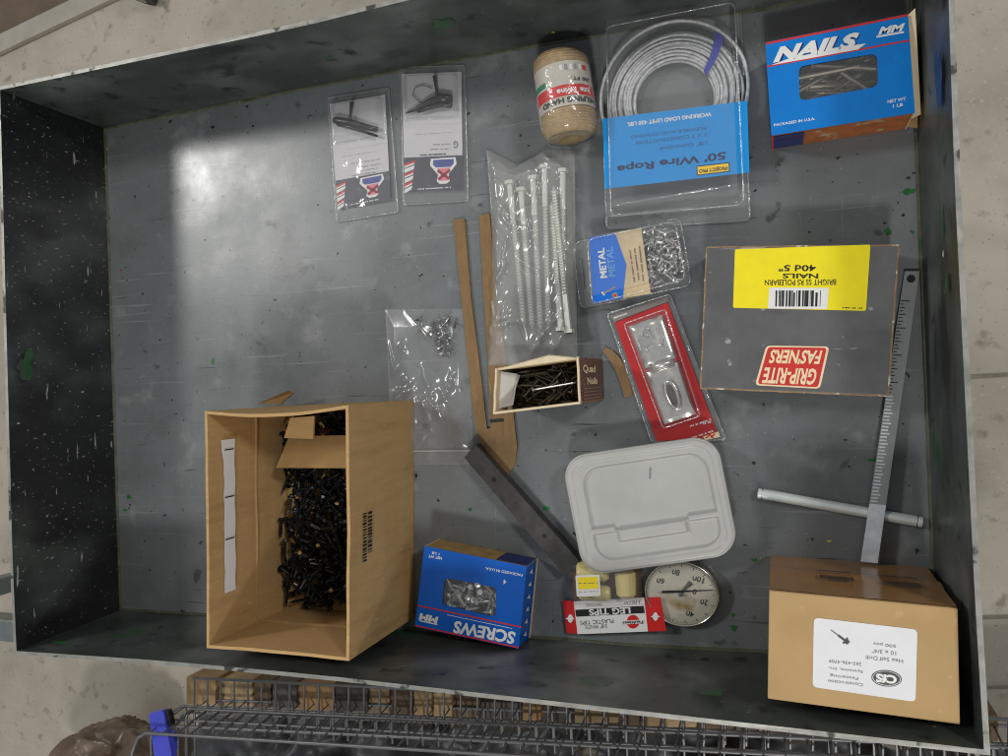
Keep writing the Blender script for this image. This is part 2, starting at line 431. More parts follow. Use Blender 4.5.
def blob(px, size, m, z=.0004, seed=0, wall=None, el=1.0, ang=0.):
    rnd = random.Random(seed); bm = bmesh.new(); n = 22; pts = []
    for k in range(n):
        a = 2 * math.pi * k / n; r = size * (.55 + .5 * noise.noise(Vector((math.cos(a) * 1.3 + seed * 5.1, math.sin(a) * 1.3, seed)))) * rnd.uniform(.9, 1.1) * (.72 if wall is None else 1) * (.7 if m is BLACK else 1)
        x, y = r * math.cos(a) * el, r * math.sin(a)
        pts.append((x * math.cos(ang) - y * math.sin(ang), x * math.sin(ang) + y * math.cos(ang)))
    if wall is None:
        c = U(*px, 0)
        V = [Vector((c.x + x, c.y + y, z)) for x, y in pts]
    else:                                   # on a wall: wall = (plane point, along, inward normal)
        p0, al, nin = wall
        d = U(*px, 0) - CAM; tt = (p0 - CAM).dot(nin) / d.dot(nin); c = CAM + d * tt + nin * .0028
        V = [c + al * x + Vector((0, 0, 1)) * y for x, y in pts]
    bm.faces.new([bm.verts.new(v - T.org) for v in V])
    link('paint_spot', bm_mesh(bm, 'paint_spot'), m, T.o)
spots = [((213, 362), .008, GREEN), ((129, 497), .007, GREEN), ((125, 510), .004, GREEN), ((470, 509), .005, GREEN), ((546, 508), .006, GREEN), ((872, 460), .005, GREEN), ((734, 628), .007, GREEN),
         ((733, 615), .004, GREEN), ((908, 192), .007, GREEN), ((888, 232), .008, GREEN), ((903, 215), .004, BLACK), ((908, 178), .004, BLACK), ((912, 232), .004, GREEN), ((236, 117), .003, GREEN),
         ((829, 541), .003, YELL), ((123, 278), .003, BLACK), ((121, 270), .003, REDP), ((213, 127), .006, BLACK), ((253, 126), .005, BLACK), ((248, 133), .003, BLACK), ((172, 400), .003, BLACK),
         ((409, 255), .004, BLACK), ((754, 463), .005, BLACK), ((845, 440), .003, BLACK), ((903, 424), .003, BLACK), ((838, 158), .004, BLACK), ((914, 173), .003, BLACK), ((780, 165), .003, BLACK),
         ((107, 149), .004, YELL), ((160, 340), .003, BLACK), ((150, 570), .004, BLACK), ((745, 545), .004, BLACK), ((755, 560), .004, GREEN), ((586, 408), .003, BLACK), ((205, 240), .003, BLACK), ((318, 205), .003, BLACK),
         ((660, 255 + 400), .003, BLACK), ((736, 380), .003, BLACK), ((700, 470), .003, BLACK), ((560, 200), .003, BLACK), ((230, 250), .002, BLACK), ((275, 300), .003, BLACK), ((300, 330), .002, BLACK)]
for i, (p, s, m) in enumerate(spots): blob(p, s, m, seed=i, z=.0003 + .00002 * (i % 7), el=1 + .5 * (i % 3))
WB = (Vector((.5, .668, 0)), Vector((1, 0, 0)), Vector((0, -1, 0)))
WR = (Vector((1.001, .3, 0)), Vector((0, 1, 0)), Vector((-1, 0, 0)))
WL = (Vector((-.001, .3, 0)), Vector((0, 1, 0)), Vector((1, 0, 0)))
WF = (Vector((.5, 0.002, 0)), Vector((1, 0, 0)), Vector((0, 1, 0)))
for i, (p, s, m, wl, el) in enumerate([((442, 21), .017, GREENW, WB, 1.2), ((300, 45), .014, GREENW, WB, 1), ((553, 30), .004, YELL, WB, 1), ((945, 222), .007, GREEN, WR, 3.4), ((950, 282), .006, GREEN, WR, 3),
                                       ((947, 254), .004, WINK, WR, 1.3), ((24, 365), .022, GREENW, WL, 1.2), ((708, 694), .014, GREENW, WF, 1.6), ((60, 645), .008, GREEN, WF, 2), ((942, 75), .022, mat('blue_smear', (.025, .05, .12), rough=.45, var=.5, vscale=60), WR, 2.0), ((330, 56), .004, GREEN, WB, 2)]):
    blob(p, s, m, seed=100 + i, wall=wl, el=el)

# stand that carries the tray: frame with a tube sticking out on the left
S = Thing('tray_stand', 'grey square steel tube stand, its end showing left of the tray', 'stand', (500, 380), ZF)
PAINTG = mat('grey_green_steel', (.16, .19, .18), rough=.35, metal=.4, var=.25, vscale=30)
def stand_box(name, lo, hi):
    lo = Vector(lo) - S.org; hi = Vector(hi) - S.org
    bm = prism_bm([Vector((lo.x, lo.y)), Vector((hi.x, lo.y)), Vector((hi.x, hi.y)), Vector((lo.x, hi.y))], lo.z, hi.z, bevel=.003)
    link(name, bm_mesh(bm, name), PAINTG, S.o)
for y in (.035, .60):
    stand_box('rail', (.0, y - .014, -.034), (1.0, y + .014, -.0045))
    for x in (.03, .94): stand_box('leg', (x, y - .012, ZF), (x + .028, y + .012, -.0345))
ya = U(7, 631, .09).y                                       # arm that reaches out past the left side
stand_box('side_arm', (-.34, ya - .015, .062), (-.0085, ya + .015, .09))
stand_box('leg', (-.368, ya - .014, ZF), (-.3405, ya + .014, .0895))

# ------------------------------------------------------------------ fasteners (meshes shared between alike pieces)
def screw_mesh(name, length, r, head_r, head='pan', threads=9, sides=7, smooth_part=.0):
    """lies along +x, head at x=0; lathe with a saw-tooth thread and a pointed tip"""
    prof = []
    hh = head_r * .7
    if head == 'pan': prof += [(0, 0), (0, head_r * .55), (hh * .35, head_r), (hh, head_r), (hh, r)]
    elif head == 'bugle': prof += [(0, 0), (0, head_r), (hh * .3, head_r), (hh * 1.6, r)]
    elif head == 'hex': prof += [(0, 0), (0, head_r * .8), (hh, head_r * .82), (hh, head_r * 1.25), (hh * 1.25, head_r * 1.25), (hh * 1.25, r)]
    elif head == 'lag': prof += [(0, 0), (0, head_r), (hh * .9, head_r), (hh * .9, r)]
    elif head == 'nail': prof += [(0, 0), (0, head_r), (head_r * .35, head_r), (head_r * .6, r)]
    x = prof[-1][0]
    if smooth_part: x = x + (length - x) * smooth_part; prof.append((x, r))
    tip = length - r * (1.5 if head == 'lag' else 3)
    if threads:
        st = (tip - x) / threads
        for i in range(threads): prof += [(x + st * (i + .1), r * .72), (x + st * (i + .55), r * 1.12), (x + st * (i + .95), r * .72)]
    else: prof.append((tip, r))
    prof.append((length, 0))
    bm = bmesh.new(); rings = []
    for px, pr in prof:
        if pr == 0: rings.append([bm.verts.new((px, 0, 0))])
        else: rings.append([bm.verts.new((px, pr * math.cos(2 * math.pi * k / sides), pr * math.sin(2 * math.pi * k / sides))) for k in range(sides)])
    for A, B in zip(rings, rings[1:]):
        for k in range(sides):
            j = (k + 1) % sides
            if len(A) == 1: bm.faces.new((A[0], B[k], B[j]))
            elif len(B) == 1: bm.faces.new((A[k], A[j], B[0]))
            else: bm.faces.new((A[k], A[j], B[j], B[k]))
    return bm_mesh(bm, name)
def lay(name, me, m, loc, yaw, pitch, label, cat, group, roll=0.):
    o = bpy.data.objects.new(name, me); COL.objects.link(o)
    if not me.materials: me.materials.append(m)
    o.location = loc; o.rotation_euler = (roll, pitch, yaw)
    tag(o, label, cat, group)
    return o
def inside(p, poly):
    c = False; n = len(poly)
    for i in range(n):
        a, b = poly[i], poly[i - 1]
        if (a.y > p.y) != (b.y > p.y) and p.x < (b.x - a.x) * (p.y - a.y) / (b.y - a.y) + a.x: c = not c
    return c
def scatter(n, poly, z0, z1, me, m, name, label, cat, group, seed, length, pitch=.25, yaw=None, dens=None, margin=.3):
    rnd = random.Random(seed); k = 0; tries = 0
    xs = [p.x for p in poly]; ys = [p.y for p in poly]
    while k < n and tries < 20000:
        tries += 1
        p = Vector((rnd.uniform(min(xs), max(xs)), rnd.uniform(min(ys), max(ys))))
        a = rnd.uniform(0, 2 * math.pi) if yaw is None else rnd.gauss(*yaw) + (math.pi if rnd.random() < .4 else 0)
        pt = rnd.uniform(-pitch, pitch)
        d = Vector((math.cos(a), math.sin(a))) * length * math.cos(pt)
        if not inside(p + d * .0, poly) or not inside(p + d, poly): continue
        if dens and rnd.random() > dens(p): continue
        z = z0 + (z1 - z0) * (k / n) + math.sin(pt) * length * .5
        lay(name, me, m, (p.x, p.y, max(z, z0)), a, pt, label, cat, group, rnd.uniform(0, 6))
        k += 1

# ------------------------------------------------------------------ open carton of black screws (left front)
hz = .150
t = Thing('open_carton', 'tall open brown cardboard carton with white tape inside, filled with black screws', 'box', (330, 520))
q = t.P([(204.5, 411), (348.5, 405), (349, 661), (206.5, 648)], hz)          # TL TR BR BL
wt = .0034
qi = offset_quad(q, wt)
def side(i, z0=.003, z1=hz, name='side_panel', bend=0., m=CARD):
    """one side of the carton, slightly warped"""
    a, b = q[i], q[(i + 1) % 4]; ai, bi = qi[i], qi[(i + 1) % 4]
    nrm = ((ai - a) + (bi - b)).normalized(); n = 12; K = 8; bm = bmesh.new(); G = []
    for k in range(n + 1):
        u = k / n; c = []
        for j in range(K + 1):
            z = z0 + (z1 - z0) * j / K
            wv = math.sin(u * math.pi) * (bend * (z / hz) + .0012 * noise.noise(Vector((u * 3 + i * 9, z * 20, 0))))
            dz = .0012 * noise.noise(Vector((u * 5 + i * 7, 3, 1))) if j == K else 0
            o_ = a.lerp(b, u) + nrm * wv; i_ = ai.lerp(bi, u) + nrm * wv
            c.append((bm.verts.new((o_.x, o_.y, z + dz)), bm.verts.new((i_.x, i_.y, z + dz))))
        G.append(c)
    for k in range(n):
        for j in range(K):
            A, B = G[k], G[k + 1]
            bm.faces.new((A[j][0], B[j][0], B[j + 1][0], A[j + 1][0])); bm.faces.new((B[j][1], A[j][1], A[j + 1][1], B[j + 1][1]))
        bm.faces.new((A[K][0], B[K][0], B[K][1], A[K][1])); bm.faces.new((B[0][0], A[0][0], A[0][1], B[0][1]))
    for A in (G[0], G[-1]):
        for j in range(K): bm.faces.new((A[j][0], A[j + 1][0], A[j + 1][1], A[j][1]))
    return t.add(name, bm, m, smooth=False)
side(0, bend=.006); sr = side(1, bend=-.001); sf = side(2, bend=.001); sl = side(3, bend=.001)
t.add('bottom_panel', prism_bm(q, .0006, .003), CARDIN)
# crease on the inside of the left and front sides
for i, zc in ((3, .068), (2, .064)):
    a, b = qi[i], qi[(i + 1) % 4]; inn = (sum(qi, Vector((0, 0))) / 4 - (a + b) / 2).normalized()
    t.add('crease', tube_bm([Vector((*(a.lerp(b, k / 12) + inn * .0006), zc + .0012 * math.sin(k))) for k in range(13)], .0016, 6), CARDIN, parent=(sl if i == 3 else sf))
# white tape inside the left side
a, b = qi[3], qi[0]; ux = (b - a).normalized(); inn = Vector((ux.y, -ux.x))
def leftwall(y_px, z):                                     # point on the left inner wall seen at picture row y_px
    best = min((abs(t.L(237, y_px, z).y - (a + ux * s * .0005).y), s) for s in range(0, 540)); return a + ux * best[1] * .0005
yt, yb_ = leftwall(439, .117), leftwall(592, .117)
inn = (sum(qi, Vector((0, 0))) / 4 - (a + b) / 2).normalized()
bm = bmesh.new(); L0 = []; L1 = []
for k in range(15):
    p = yb_.lerp(yt, k / 14) + inn * .0022
    L0.append(bm.verts.new((p.x, p.y, .108 + .0008 * math.sin(k * 1.7)))); L1.append(bm.verts.new((p.x, p.y, .1265 + (.004 if k > 12 else 0) + .0006 * math.sin(k * 2.3))))
for k in range(14): bm.faces.new((L0[k], L0[k + 1], L1[k + 1], L1[k]))
tp = t.add('tape_strip', bm, WHITE, label='white tape strip')
for f in (.345, .62, .93):
    p = yb_.lerp(yt, f) + inn * .0027; p2 = yb_.lerp(yt, f + .008) + inn * .0027
    bm = bmesh.new(); bm.faces.new([bm.verts.new(v) for v in ((p.x, p.y, .110), (p2.x, p2.y, .110), (p2.x, p2.y, .1255), (p.x, p.y, .1255))])
    t.add('tick_mark', bm, INK, tp)
# printed code on the outer right side
a, b = q[1], q[2]; out = -(sum(q, Vector((0, 0))) / 4 - (a + b) / 2).normalized()
rnd = random.Random(3); bm = bmesh.new()
for row, (z0, z1) in enumerate(((.118, .126), (.106, .115))):
    u = .44
    while u < .63 - .02 * row:
        e = u + rnd.uniform(.003, .011); p, p2 = a.lerp(b, u) + out * .0026, a.lerp(b, e) + out * .0026
        bm.faces.new([bm.verts.new(v) for v in ((p.x, p.y, z0), (p2.x, p2.y, z0), (p2.x, p2.y, z1 - rnd.uniform(0, .002)), (p.x, p.y, z1))]); u = e + rnd.uniform(.003, .007)
t.add('printed_code', bm, INK, sr)
# torn inner flaps
ir = (qi[1].x + qi[2].x) / 2 - .002
zf = .062
fl = [t.L(283, 437, zf), t.L(352, 436, zf), t.L(352, 468, zf), t.L(278, 467.5, zf)]
fl[1].x = fl[2].x = ir
fl[2].z = fl[3].z = .066; fl[0].z = fl[1].z = .050
t.add('flap', solid_bm([v - Vector((0, 0, .0028)) for v in fl], fl), CARDIN, label='torn cardboard flap across the screws')
fl = [t.L(290, 418, .07), t.L(314, 416, .07), t.L(313, 439, .066), t.L(284, 438, .06)]
t.add('flap', solid_bm([v - Vector((0, 0, .0028)) for v in fl], fl), CARD)
fl = [t.L(257, 404, .02), t.L(280, 404, .02), t.L(293, 393, .03), t.L(288, 390.5, .035)]
t.add('flap', solid_bm([v - Vector((0, 0, .003)) for v in fl], fl), CARDIN, label='torn flap sticking out behind the carton')
org2 = t.org.xy
poly = [p + org2 for p in offset_quad(qi, .004)]
BS = screw_mesh('black_screw', .026, .0021, .0042, 'hex', 8)
def mound(p):
    c = sum(poly, Vector((0, 0))) / 4
    return 1.0
# the mass of screws underneath, then the ones that show
bm = bmesh.new(); rnd = random.Random(5); k = 0
while k < 330:
    p = Vector((rnd.uniform(min(x.x for x in poly), max(x.x for x in poly)), rnd.uniform(min(x.y for x in poly), max(x.y for x in poly))))
    a = rnd.uniform(0, 6.283); e = p + Vector((math.cos(a), math.sin(a))) * .026
    if not inside(p, poly) or not inside(e, poly): continue
    b2 = bmesh.new(); b2.from_mesh(BS); b2.transform(Matrix.Translation((p.x - org2.x, p.y - org2.y, rnd.uniform(.006, .022))) @ Matrix.Rotation(a, 4, 'Z') @ Matrix.Rotation(rnd.uniform(-.3, .3), 4, 'Y'))
    tmp = bpy.data.meshes.new('tmp'); b2.to_mesh(tmp); b2.free(); bm.from_mesh(tmp); bpy.data.meshes.remove(tmp); k += 1
g = Vector((org2.x, org2.y, 0))
pile = link('black_screw_mass', bm_mesh(bm, 'black_screw_mass'), BLK, loc=g)
tag(pile, 'mass of black screws lower down in the open carton', 'screws', kind='stuff')
scatter(300, poly, .018, .034, BS, BLK, 'black_screw', 'black hex head screw lying loose in the open brown carton', 'screw', 'black screws in the open carton', 11, .026, pitch=.45)
BRASSW = mat('tan_washer', lin(168, 138, 84), rough=.5)
for i, (x, y) in enumerate(((300, 553), (331, 590), (318, 545), (337, 503))):
    c = U(x, y, .036); bm = bmesh.new()
    bmesh.ops.create_circle(bm, cap_ends=True, segments=5, radius=.0026); r = bmesh.ops.extrude_face_region(bm, geom=bm.faces[:])['geom']
    bmesh.ops.translate(bm, verts=[v for v in r if isinstance(v, bmesh.types.BMVert)], vec=(0, 0, .0012))
    o = tag(link('washer', bm_mesh(bm, 'washer'), BRASSW, loc=c), 'tan scrap washer among the black screws in the carton', 'washer', 'tan washers among the black screws')
    o.rotation_euler = (.4 * (i - 1), .3, 0)

# ------------------------------------------------------------------ printed boxes with a window
def window_box(name, label, quad, h, win, front, sidecols, winr=.006, wall=.0009):
    """box lying flat: top panel with a film window, four side panels, bottom"""
    t = Thing(name, label, 'box', (sum(p[0] for p in quad) / 4, sum(p[1] for p in quad) / 4))
    Q = t.P(quad, h); W = rounded(t.P(win, h), winr)
    top = t.add('front_panel', prism_bm(rounded(Q, .0012, 2), h - .0008, h, [W]), front)
    t.add('window_film', prism_bm(W, h - .0016, h - .0013), FILM, top)
    for i in range(4):
        a, b = Q[i], Q[(i + 1) % 4]; inn = (sum(Q, Vector((0, 0))) / 4 - (a + b) / 2)
        t.add('side_panel', wall_panel(a + inn.normalized() * .0003, b + inn.normalized() * .0003, .0008, h - .0009, wall, inn, .0002), sidecols[i])
    t.add('back_panel', prism_bm(offset_quad(Q, .0014), .0004, .0012), CREAM)
    return t, Q
def side_patch(t, Q, i, u0, u1, z0, z1, m, parent=None, name='printed_patch'):
    a, b = Q[i], Q[(i + 1) % 4]; out = -(sum(Q, Vector((0, 0))) / 4 - (a + b) / 2).normalized() * .0004
    p, p2 = a.lerp(b, u0) + out, a.lerp(b, u1) + out
    bm = bmesh.new(); bm.faces.new([bm.verts.new(v) for v in ((p.x, p.y, z0), (p2.x, p2.y, z0), (p2.x, p2.y, z1), (p.x, p.y, z1))])
    return t.add(name, bm, m, parent)

# --- blue NAILS box, back right
h = .050
nq = [(765.3, 42.5), (908, 13.8), (915, 112.8), (771.4, 135.6)]
t, Q = window_box('nail_box', 'blue NAILS box with a window of long nails, in the back right corner', nq, h,
                  [(798.5, 66.5), (877, 53.2), (878, 86.4), (799.8, 101)], BLUE, [REDPR, CREAM, ORANGE, BLUE])
z = h + .00025
t.strip('red_line', (766, 43.6), (908, 15), 2.0, z, REDPR); t.strip('red_line', (766.8, 66.5), (909.8, 40.3), 1.5, z, REDPR)
t.text('NAILS', (773, 63), (853, 48.5), (780.5, 46.5), z + .0001, WINK, .055)
bm = bmesh.new(); bm.faces.new([bm.verts.new(t.L(x, y, z + .00005)) for x, y in ((771, 65.2), (858, 49.5), (866, 43.5), (858, 44.5), (790, 58))]); t.add('nail_stripe', bm, WINK)
t.text('NAILS', (774, 63.5), (854, 49), (781.5, 47), z + .00002, NAVY, .075)
t.text('MM', (878, 35), (901.5, 31), (881.5, 27), z, WINK, .05); t.strip('logo_line', (876.5, 36.8), (904, 32), 1.6, z, WINK)
t.text('PACKAGED IN U.S.A.', (774, 126.5), (815, 119.8), (774, 123.8), z, WINK, .02)
t.text('NET WT', (887.5, 103.4), (906, 100.2), (887.5, 100.2), z, WINK, .02); t.text('1 LB', (893, 107.8), (903, 106), (893, 104.6), z, WINK, .02)
side_patch(t, Q, 2, .76, .985, .004, h - .004, NAVY); side_patch(t, Q, 2, .985, 1., .0, h - .001, REDPR)
side_patch(t, Q, 2, .78, .96, .030, .034, REDPR)
# open flap on its right end
a, b = Q[1], Q[2]
fl = [Vector((*a, .046)), Vector((*(a + Vector((.006, .004))), .050)), Vector((*(b + Vector((.007, .002))), .036)), Vector((*b, .034))]
t.add('end_flap', solid_bm([v - Vector((0, 0, .0009)) for v in fl], fl), CREAM)
fl = [Vector((*a.lerp(b, .55), .030)), Vector((*(a.lerp(b, .6) + Vector((.008, 0))), .030)), Vector((*(b + Vector((.008, -.003))), .010)), Vector((*b, .008))]
t.add('end_flap', solid_bm([v - Vector((0, 0, .0009)) for v in fl], fl), CARDIN)
LN = screw_mesh('long_nail', .064, .0024, .0048, 'nail', 0, 8)
wp = [p + t.org.xy for p in offset_quad(t.P([(786, 60), (890, 40), (892, 92), (788, 112)], h), .0)]
scatter(34, wp, .014, .0425, LN, DARKST, 'long_nail', 'long plain steel nail seen through the window of the blue NAILS box', 'nail', 'nails in the blue NAILS box', 21, .066, pitch=.10, yaw=(-.40, .55))
bm = prism_bm([p - Vector((0, 0)) for p in offset_quad(Q, .002)], .002, .012); t.add('inner_liner', bm, mat('dark_kraft', lin(70, 52, 36), rough=.9))

# --- blue SCREWS box, front
h = .042
sq = [(424.3, 546), (526.7, 566.5), (518.7, 648.7), (415, 626.5)]
KRB = mat('worn_yellow_print', lin(168, 138, 84), rough=.6, var=.35, vscale=60, spots=[((.10, .09, .2), 60, .66, .05)])
t, Q = window_box('screw_box', 'royal blue SCREWS box with a window of silver screws, at the front side', sq, h,
                  [(444.6, 577.4), (496.5, 587.6), (495.5, 617.2), (441.9, 604.3)], BLUE2, [KRB, BLUE2, NAVY, CREAM])
z = h + .00025
t.strip('red_line', (417.6, 605.4), (521.6, 627.2), 1.6, z, REDPR); t.strip('red_line', (415.3, 625.6), (518.8, 647.6), 1.6, z, REDPR)
t.text('SCREWS', (516, 632), (454.8, 620.5), (513.5, 644.5), z, WINK, .035)
t.text('MM', (438.5, 617), (420.5, 613), (436.5, 623.5), z, WINK, .05); t.strip('logo_line', (437.5, 624.6), (419.5, 620.6), 1.4, z, WINK)
t.text('PACKAGED IN U.S.A.', (522.6, 574), (485.4, 567), (522.2, 576.6), z, WINK, .02)
t.text('NET WT', (442, 557), (428.5, 554.4), (441.7, 559.8), z, WINK, .02); t.text('1 LB', (439.5, 553), (432, 551.5), (439.2, 555.5), z, WINK, .02)
t.text('4', (506.6, 580), (503.6, 579.5), (506, 584.6), z, WINK, .03)
t.strip('fine_line', (512, 628.5), (447, 614.8), .6, z, WINK)
side_patch(t, Q, 0, .70, .99, .004, h - .003, NAVY); side_patch(t, Q, 0, .72, .96, .029, .032, REDPR)
for k in range(6):                                        # white wedges down the right end
    a, b = Q[1], Q[2]; out = -(sum(Q, Vector((0, 0))) / 4 - (a + b) / 2).normalized() * .0005; u = .08 + k * .155
    bm = bmesh.new(); p = [a.lerp(b, u) + out, a.lerp(b, u + .07) + out, a.lerp(b, u + .03) + out]
    bm.faces.new([bm.verts.new((p[0].x, p[0].y, .022)), bm.verts.new((p[1].x, p[1].y, .018)), bm.verts.new((p[2].x, p[2].y, .031))]); t.add('printed_wedge', bm, WINK)
side_patch(t, Q, 1, .0, 1., .0005, .007, CREAM)
SS = screw_mesh('silver_screw', .017, .0021, .0044, 'pan', 7)
wp = [p + t.org.xy for p in t.P([(437, 570), (504, 583), (503, 625), (433, 610)], h)]
scatter(80, wp, .014, .0385, SS, STEEL, 'silver_screw', 'silver pan head screw seen through the window of the blue SCREWS box', 'screw', 'screws in the blue SCREWS box', 22, .017, pitch=.8)
t.add('inner_liner', prism_bm(offset_quad(Q, .002), .002, .012), MATS['dark_kraft'])

# ------------------------------------------------------------------ grey 40d nail box
h = .050
GBOX = mat('grey_scuffed_print', lin(92, 92, 93), rough=.5, var=.25, vscale=22, spots=[((.17, .165, .165), 8, .55, .2), ((.05, .05, .05), 14, .62, .12), ((.34, .33, .32), 70, .70, .05), ((.4, .38, .36), 60, .69, .03, (.2, 1.6, 1), .6)])
EDGE = mat('worn_card_edge', lin(150, 122, 92), rough=.8, var=.4, vscale=80, spots=[((.6, .57, .5), 90, .6, .05)])
t = Thing('grey_nail_box', 'closed grey cardboard nail box with yellow barcode label and red GRIP-RITE badge', 'box', (797, 320))
gq = [(706.8, 247.4), (898.5, 245.3), (888.0, 395.8), (700.8, 388)]
Q = t.P(gq, h)
body = t.add('carton_body', prism_bm(Q, .0008, h, bevel=.0012), GBOX)
for i in range(4):                                        # rubbed edges
    a, b = Q[i], Q[(i + 1) % 4]
    t.add('worn_edge', tube_bm([Vector((*a.lerp(b, k / 20), h - .0008)) + Vector((noise.noise(Vector((k * .7, i, 0))), noise.noise(Vector((i, k * .7, 2))), 0)) * .0006 for k in range(21)], .0011, 5), EDGE, body)
z = h + .0003
YEL = mat('yellow_label', lin(244, 226, 22), rough=.45, var=.06, vscale=60)
lab = t.plate('yellow_label', [(735, 249.3), (870.5, 244.6), (866, 310.8), (733, 307.8)], z, .0002, YEL, r=.002)
side_patch(t, Q, 0, .155, .845, .02, h - .001, YEL, lab)
z += .0002
WB_ = t.plate('barcode_ground', [(769.3, 287.5), (829, 287.9), (827, 309), (767.8, 308.6)], z, .0001, WINK, parent=lab)
rnd = random.Random(9); x = 776.5
while x < 821:
    wd = rnd.choice((.6, .6, 1., 1.5, 2.)); A = (x, 290.5 + (0 if rnd.random() < .8 else 2)); t.strip('bar', A, (x - .5, 306.5), wd, z + .0002, INK, lab); x += wd + rnd.choice((.6, .8, 1.2, 1.8))
t.text('40d 5"', (816.3, 265), (779, 265), (816, 271.5), z, INK, .025, lab)
t.text('NAILS', (818.4, 273.6), (782.7, 273.4), (818.2, 278.6), z, INK, .025, lab)
t.text('BRIGHT SS RS POLEBARN', (836, 279.2), (764.8, 279.8), (836, 285), z, INK, .01, lab)
t.dashes('fine_print', [((862, 308.2), (842, 307.6))], z, INK, lab, h=1.2)
bq = [(766.3, 345.6), (829.4, 346.5), (819.9, 388.8), (755, 385.2)]
z = h + .0003
bd = t.plate('badge', bq, z, .0002, CREAMINK, r=.004)
ci = sum((Vector(p) for p in bq), Vector((0, 0))) / 4
bi = [tuple(ci + (Vector(p) - ci) * Vector((0, 0)).lerp(Vector((.93, .93)), 1).x) for p in bq]
BRED = mat('badge_red', lin(200, 48, 44), rough=.45, var=.1, vscale=60)
t.plate('badge_field', bi, z + .0002, .0001, BRED, r=.003, parent=bd)
t.text("FAS'NERS", (822.5, 350.2), (771.5, 349.6), (819, 364.6), z + .0004, CREAMINK, .03, bd)
t.text('GRIP-RITE', (818, 368.6), (765, 367.2), (814.5, 385), z + .0004, CREAMINK, .03, bd)

# ------------------------------------------------------------------ brown carton with the white screw label
h = .140
t = Thing('labelled_carton', 'closed brown carton with white screw label and brown tape, front right corner', 'box', (865, 640))
cq = [(769.2, 590.5), (958, 608.5), (960.5, 727), (767.5, 699)]
Q = t.P(cq, h)
Q = [Vector((min(p.x, 1.0 - .004 - t.org.x), max(p.y, .006 - t.org.y))) for p in Q]
t.add('carton_body', prism_bm(Q, .0008, h, bevel=.0016), KRAFT)
lab = t.plate('paper_label', [(813.9, 617.6), (917.4, 629.6), (915.6, 702), (812.6, 687)], h + .0004, .0003, WHITE, r=.004)
z = h + .0007
ux, uy = Vector((103, 12)) / 103, Vector((-.02, 1))
def lt(s, x0, x1, y0, hh, bold=0., m=GINK):               # upside-down line of print, x0 (image right) to x1 (image left)
    sl = .115
    t.text(s, (x0, y0), (x1, y0 - (x0 - x1) * sl), (x0, y0 + hh), z, m, bold, lab)
lt('500 pcs', 896, 873.5, 644, 4.0, 0.0); lt('10 x 3/4"', 896, 872, 651.5, 4.2); lt('Hex Self Drill', 903, 866, 659.5, 4.0)
lt('262-436-4709', 861.5, 829, 663, 3.2); lt('Systems, Inc.', 863, 828, 670, 3.4); lt('Fastening', 858, 830, 676.6, 3.6); lt('Construction', 863, 828, 683.5, 3.2)
def ell(cx, cy, rx, ry, zz, name, m, ang=.1, n=28, hole=None):
    pts = [(cx + rx * math.cos(k * 2 * math.pi / n) * math.cos(ang) - ry * math.sin(k * 2 * math.pi / n) * math.sin(ang), cy + rx * math.cos(k * 2 * math.pi / n) * math.sin(ang) + ry * math.sin(k * 2 * math.pi / n) * math.cos(ang)) for k in range(n)]
    return t.plate(name, pts, zz, .0001, m, parent=lab)
DG = mat('charcoal_ink', (.055, .055, .06), rough=.5)
ell(886.6, 678.4, 15.2, 8.2, z, 'logo_ring', DG); ell(886.6, 678.4, 14.2, 7.3, z + .0002, 'logo_ring', WHITE); ell(886.6, 678.4, 13.4, 6.7, z + .0004, 'logo_field', DG)
t.text('CfS', (897, 675.6), (876, 673.2), (896.6, 684.4), z + .0006, WINK, .05, lab)
a, b = Vector((831, 630)), Vector((847, 642)); n_ = Vector((-.6, .8))
for k, (s0, s1, wd) in enumerate(((0., .45, 1.0), (.45, .9, 1.7), (.86, .95, 6.0), (.95, 1.1, 3.4))):
    t.strip('printed_screw', tuple(a.lerp(b, s0)), tuple(a.lerp(b, s1)), wd, z + .0001 * k, GINK if k == 0 else DG, lab)
# tape over the back side of the carton
a, b = Q[0], Q[1]; out = -(sum(Q, Vector((0, 0))) / 4 - (a + b) / 2).normalized()
bm = bmesh.new(); n = 24; rows = []
for k in range(n + 1):
    u = .0 + 1.0 * k / n; c = []
    for j in range(9):
        zz = .006 + (h - .008) * j / 8
        p = a.lerp(b, u) + out * (.0006 + .0007 * abs(noise.noise(Vector((u * 9, zz * 60, 2)))) + (.0022 if j == 4 else 0))
        c.append(bm.verts.new((p.x, p.y, zz)))
    rows.append(c)
for k in range(n):
    for j in range(8): bm.faces.new((rows[k][j], rows[k + 1][j], rows[k + 1][j + 1], rows[k][j + 1]))
tape = t.add('packing_tape', bm, TAPE, smooth=True)
for u0, u1 in ((.30, .48), (.66, .86)):
    side_patch_z = [(.085, .097), (.066, .070)]
    for z0, z1 in side_patch_z:
        bm = bmesh.new(); rnd = random.Random(int(u0 * 100)); u = u0
        while u < u1:
            e = u + rnd.uniform(.008, .02); p, p2 = a.lerp(b, u) + out * .0042, a.lerp(b, e) + out * .0042
            bm.faces.new([bm.verts.new(v) for v in ((p.x, p.y, z0), (p2.x, p2.y, z0), (p2.x, p2.y, z1), (p.x, p.y, z1))]); u = e + .004
        t.add('tape_print', bm, mat('tape_ink', lin(62, 42, 26), rough=.4), tape)

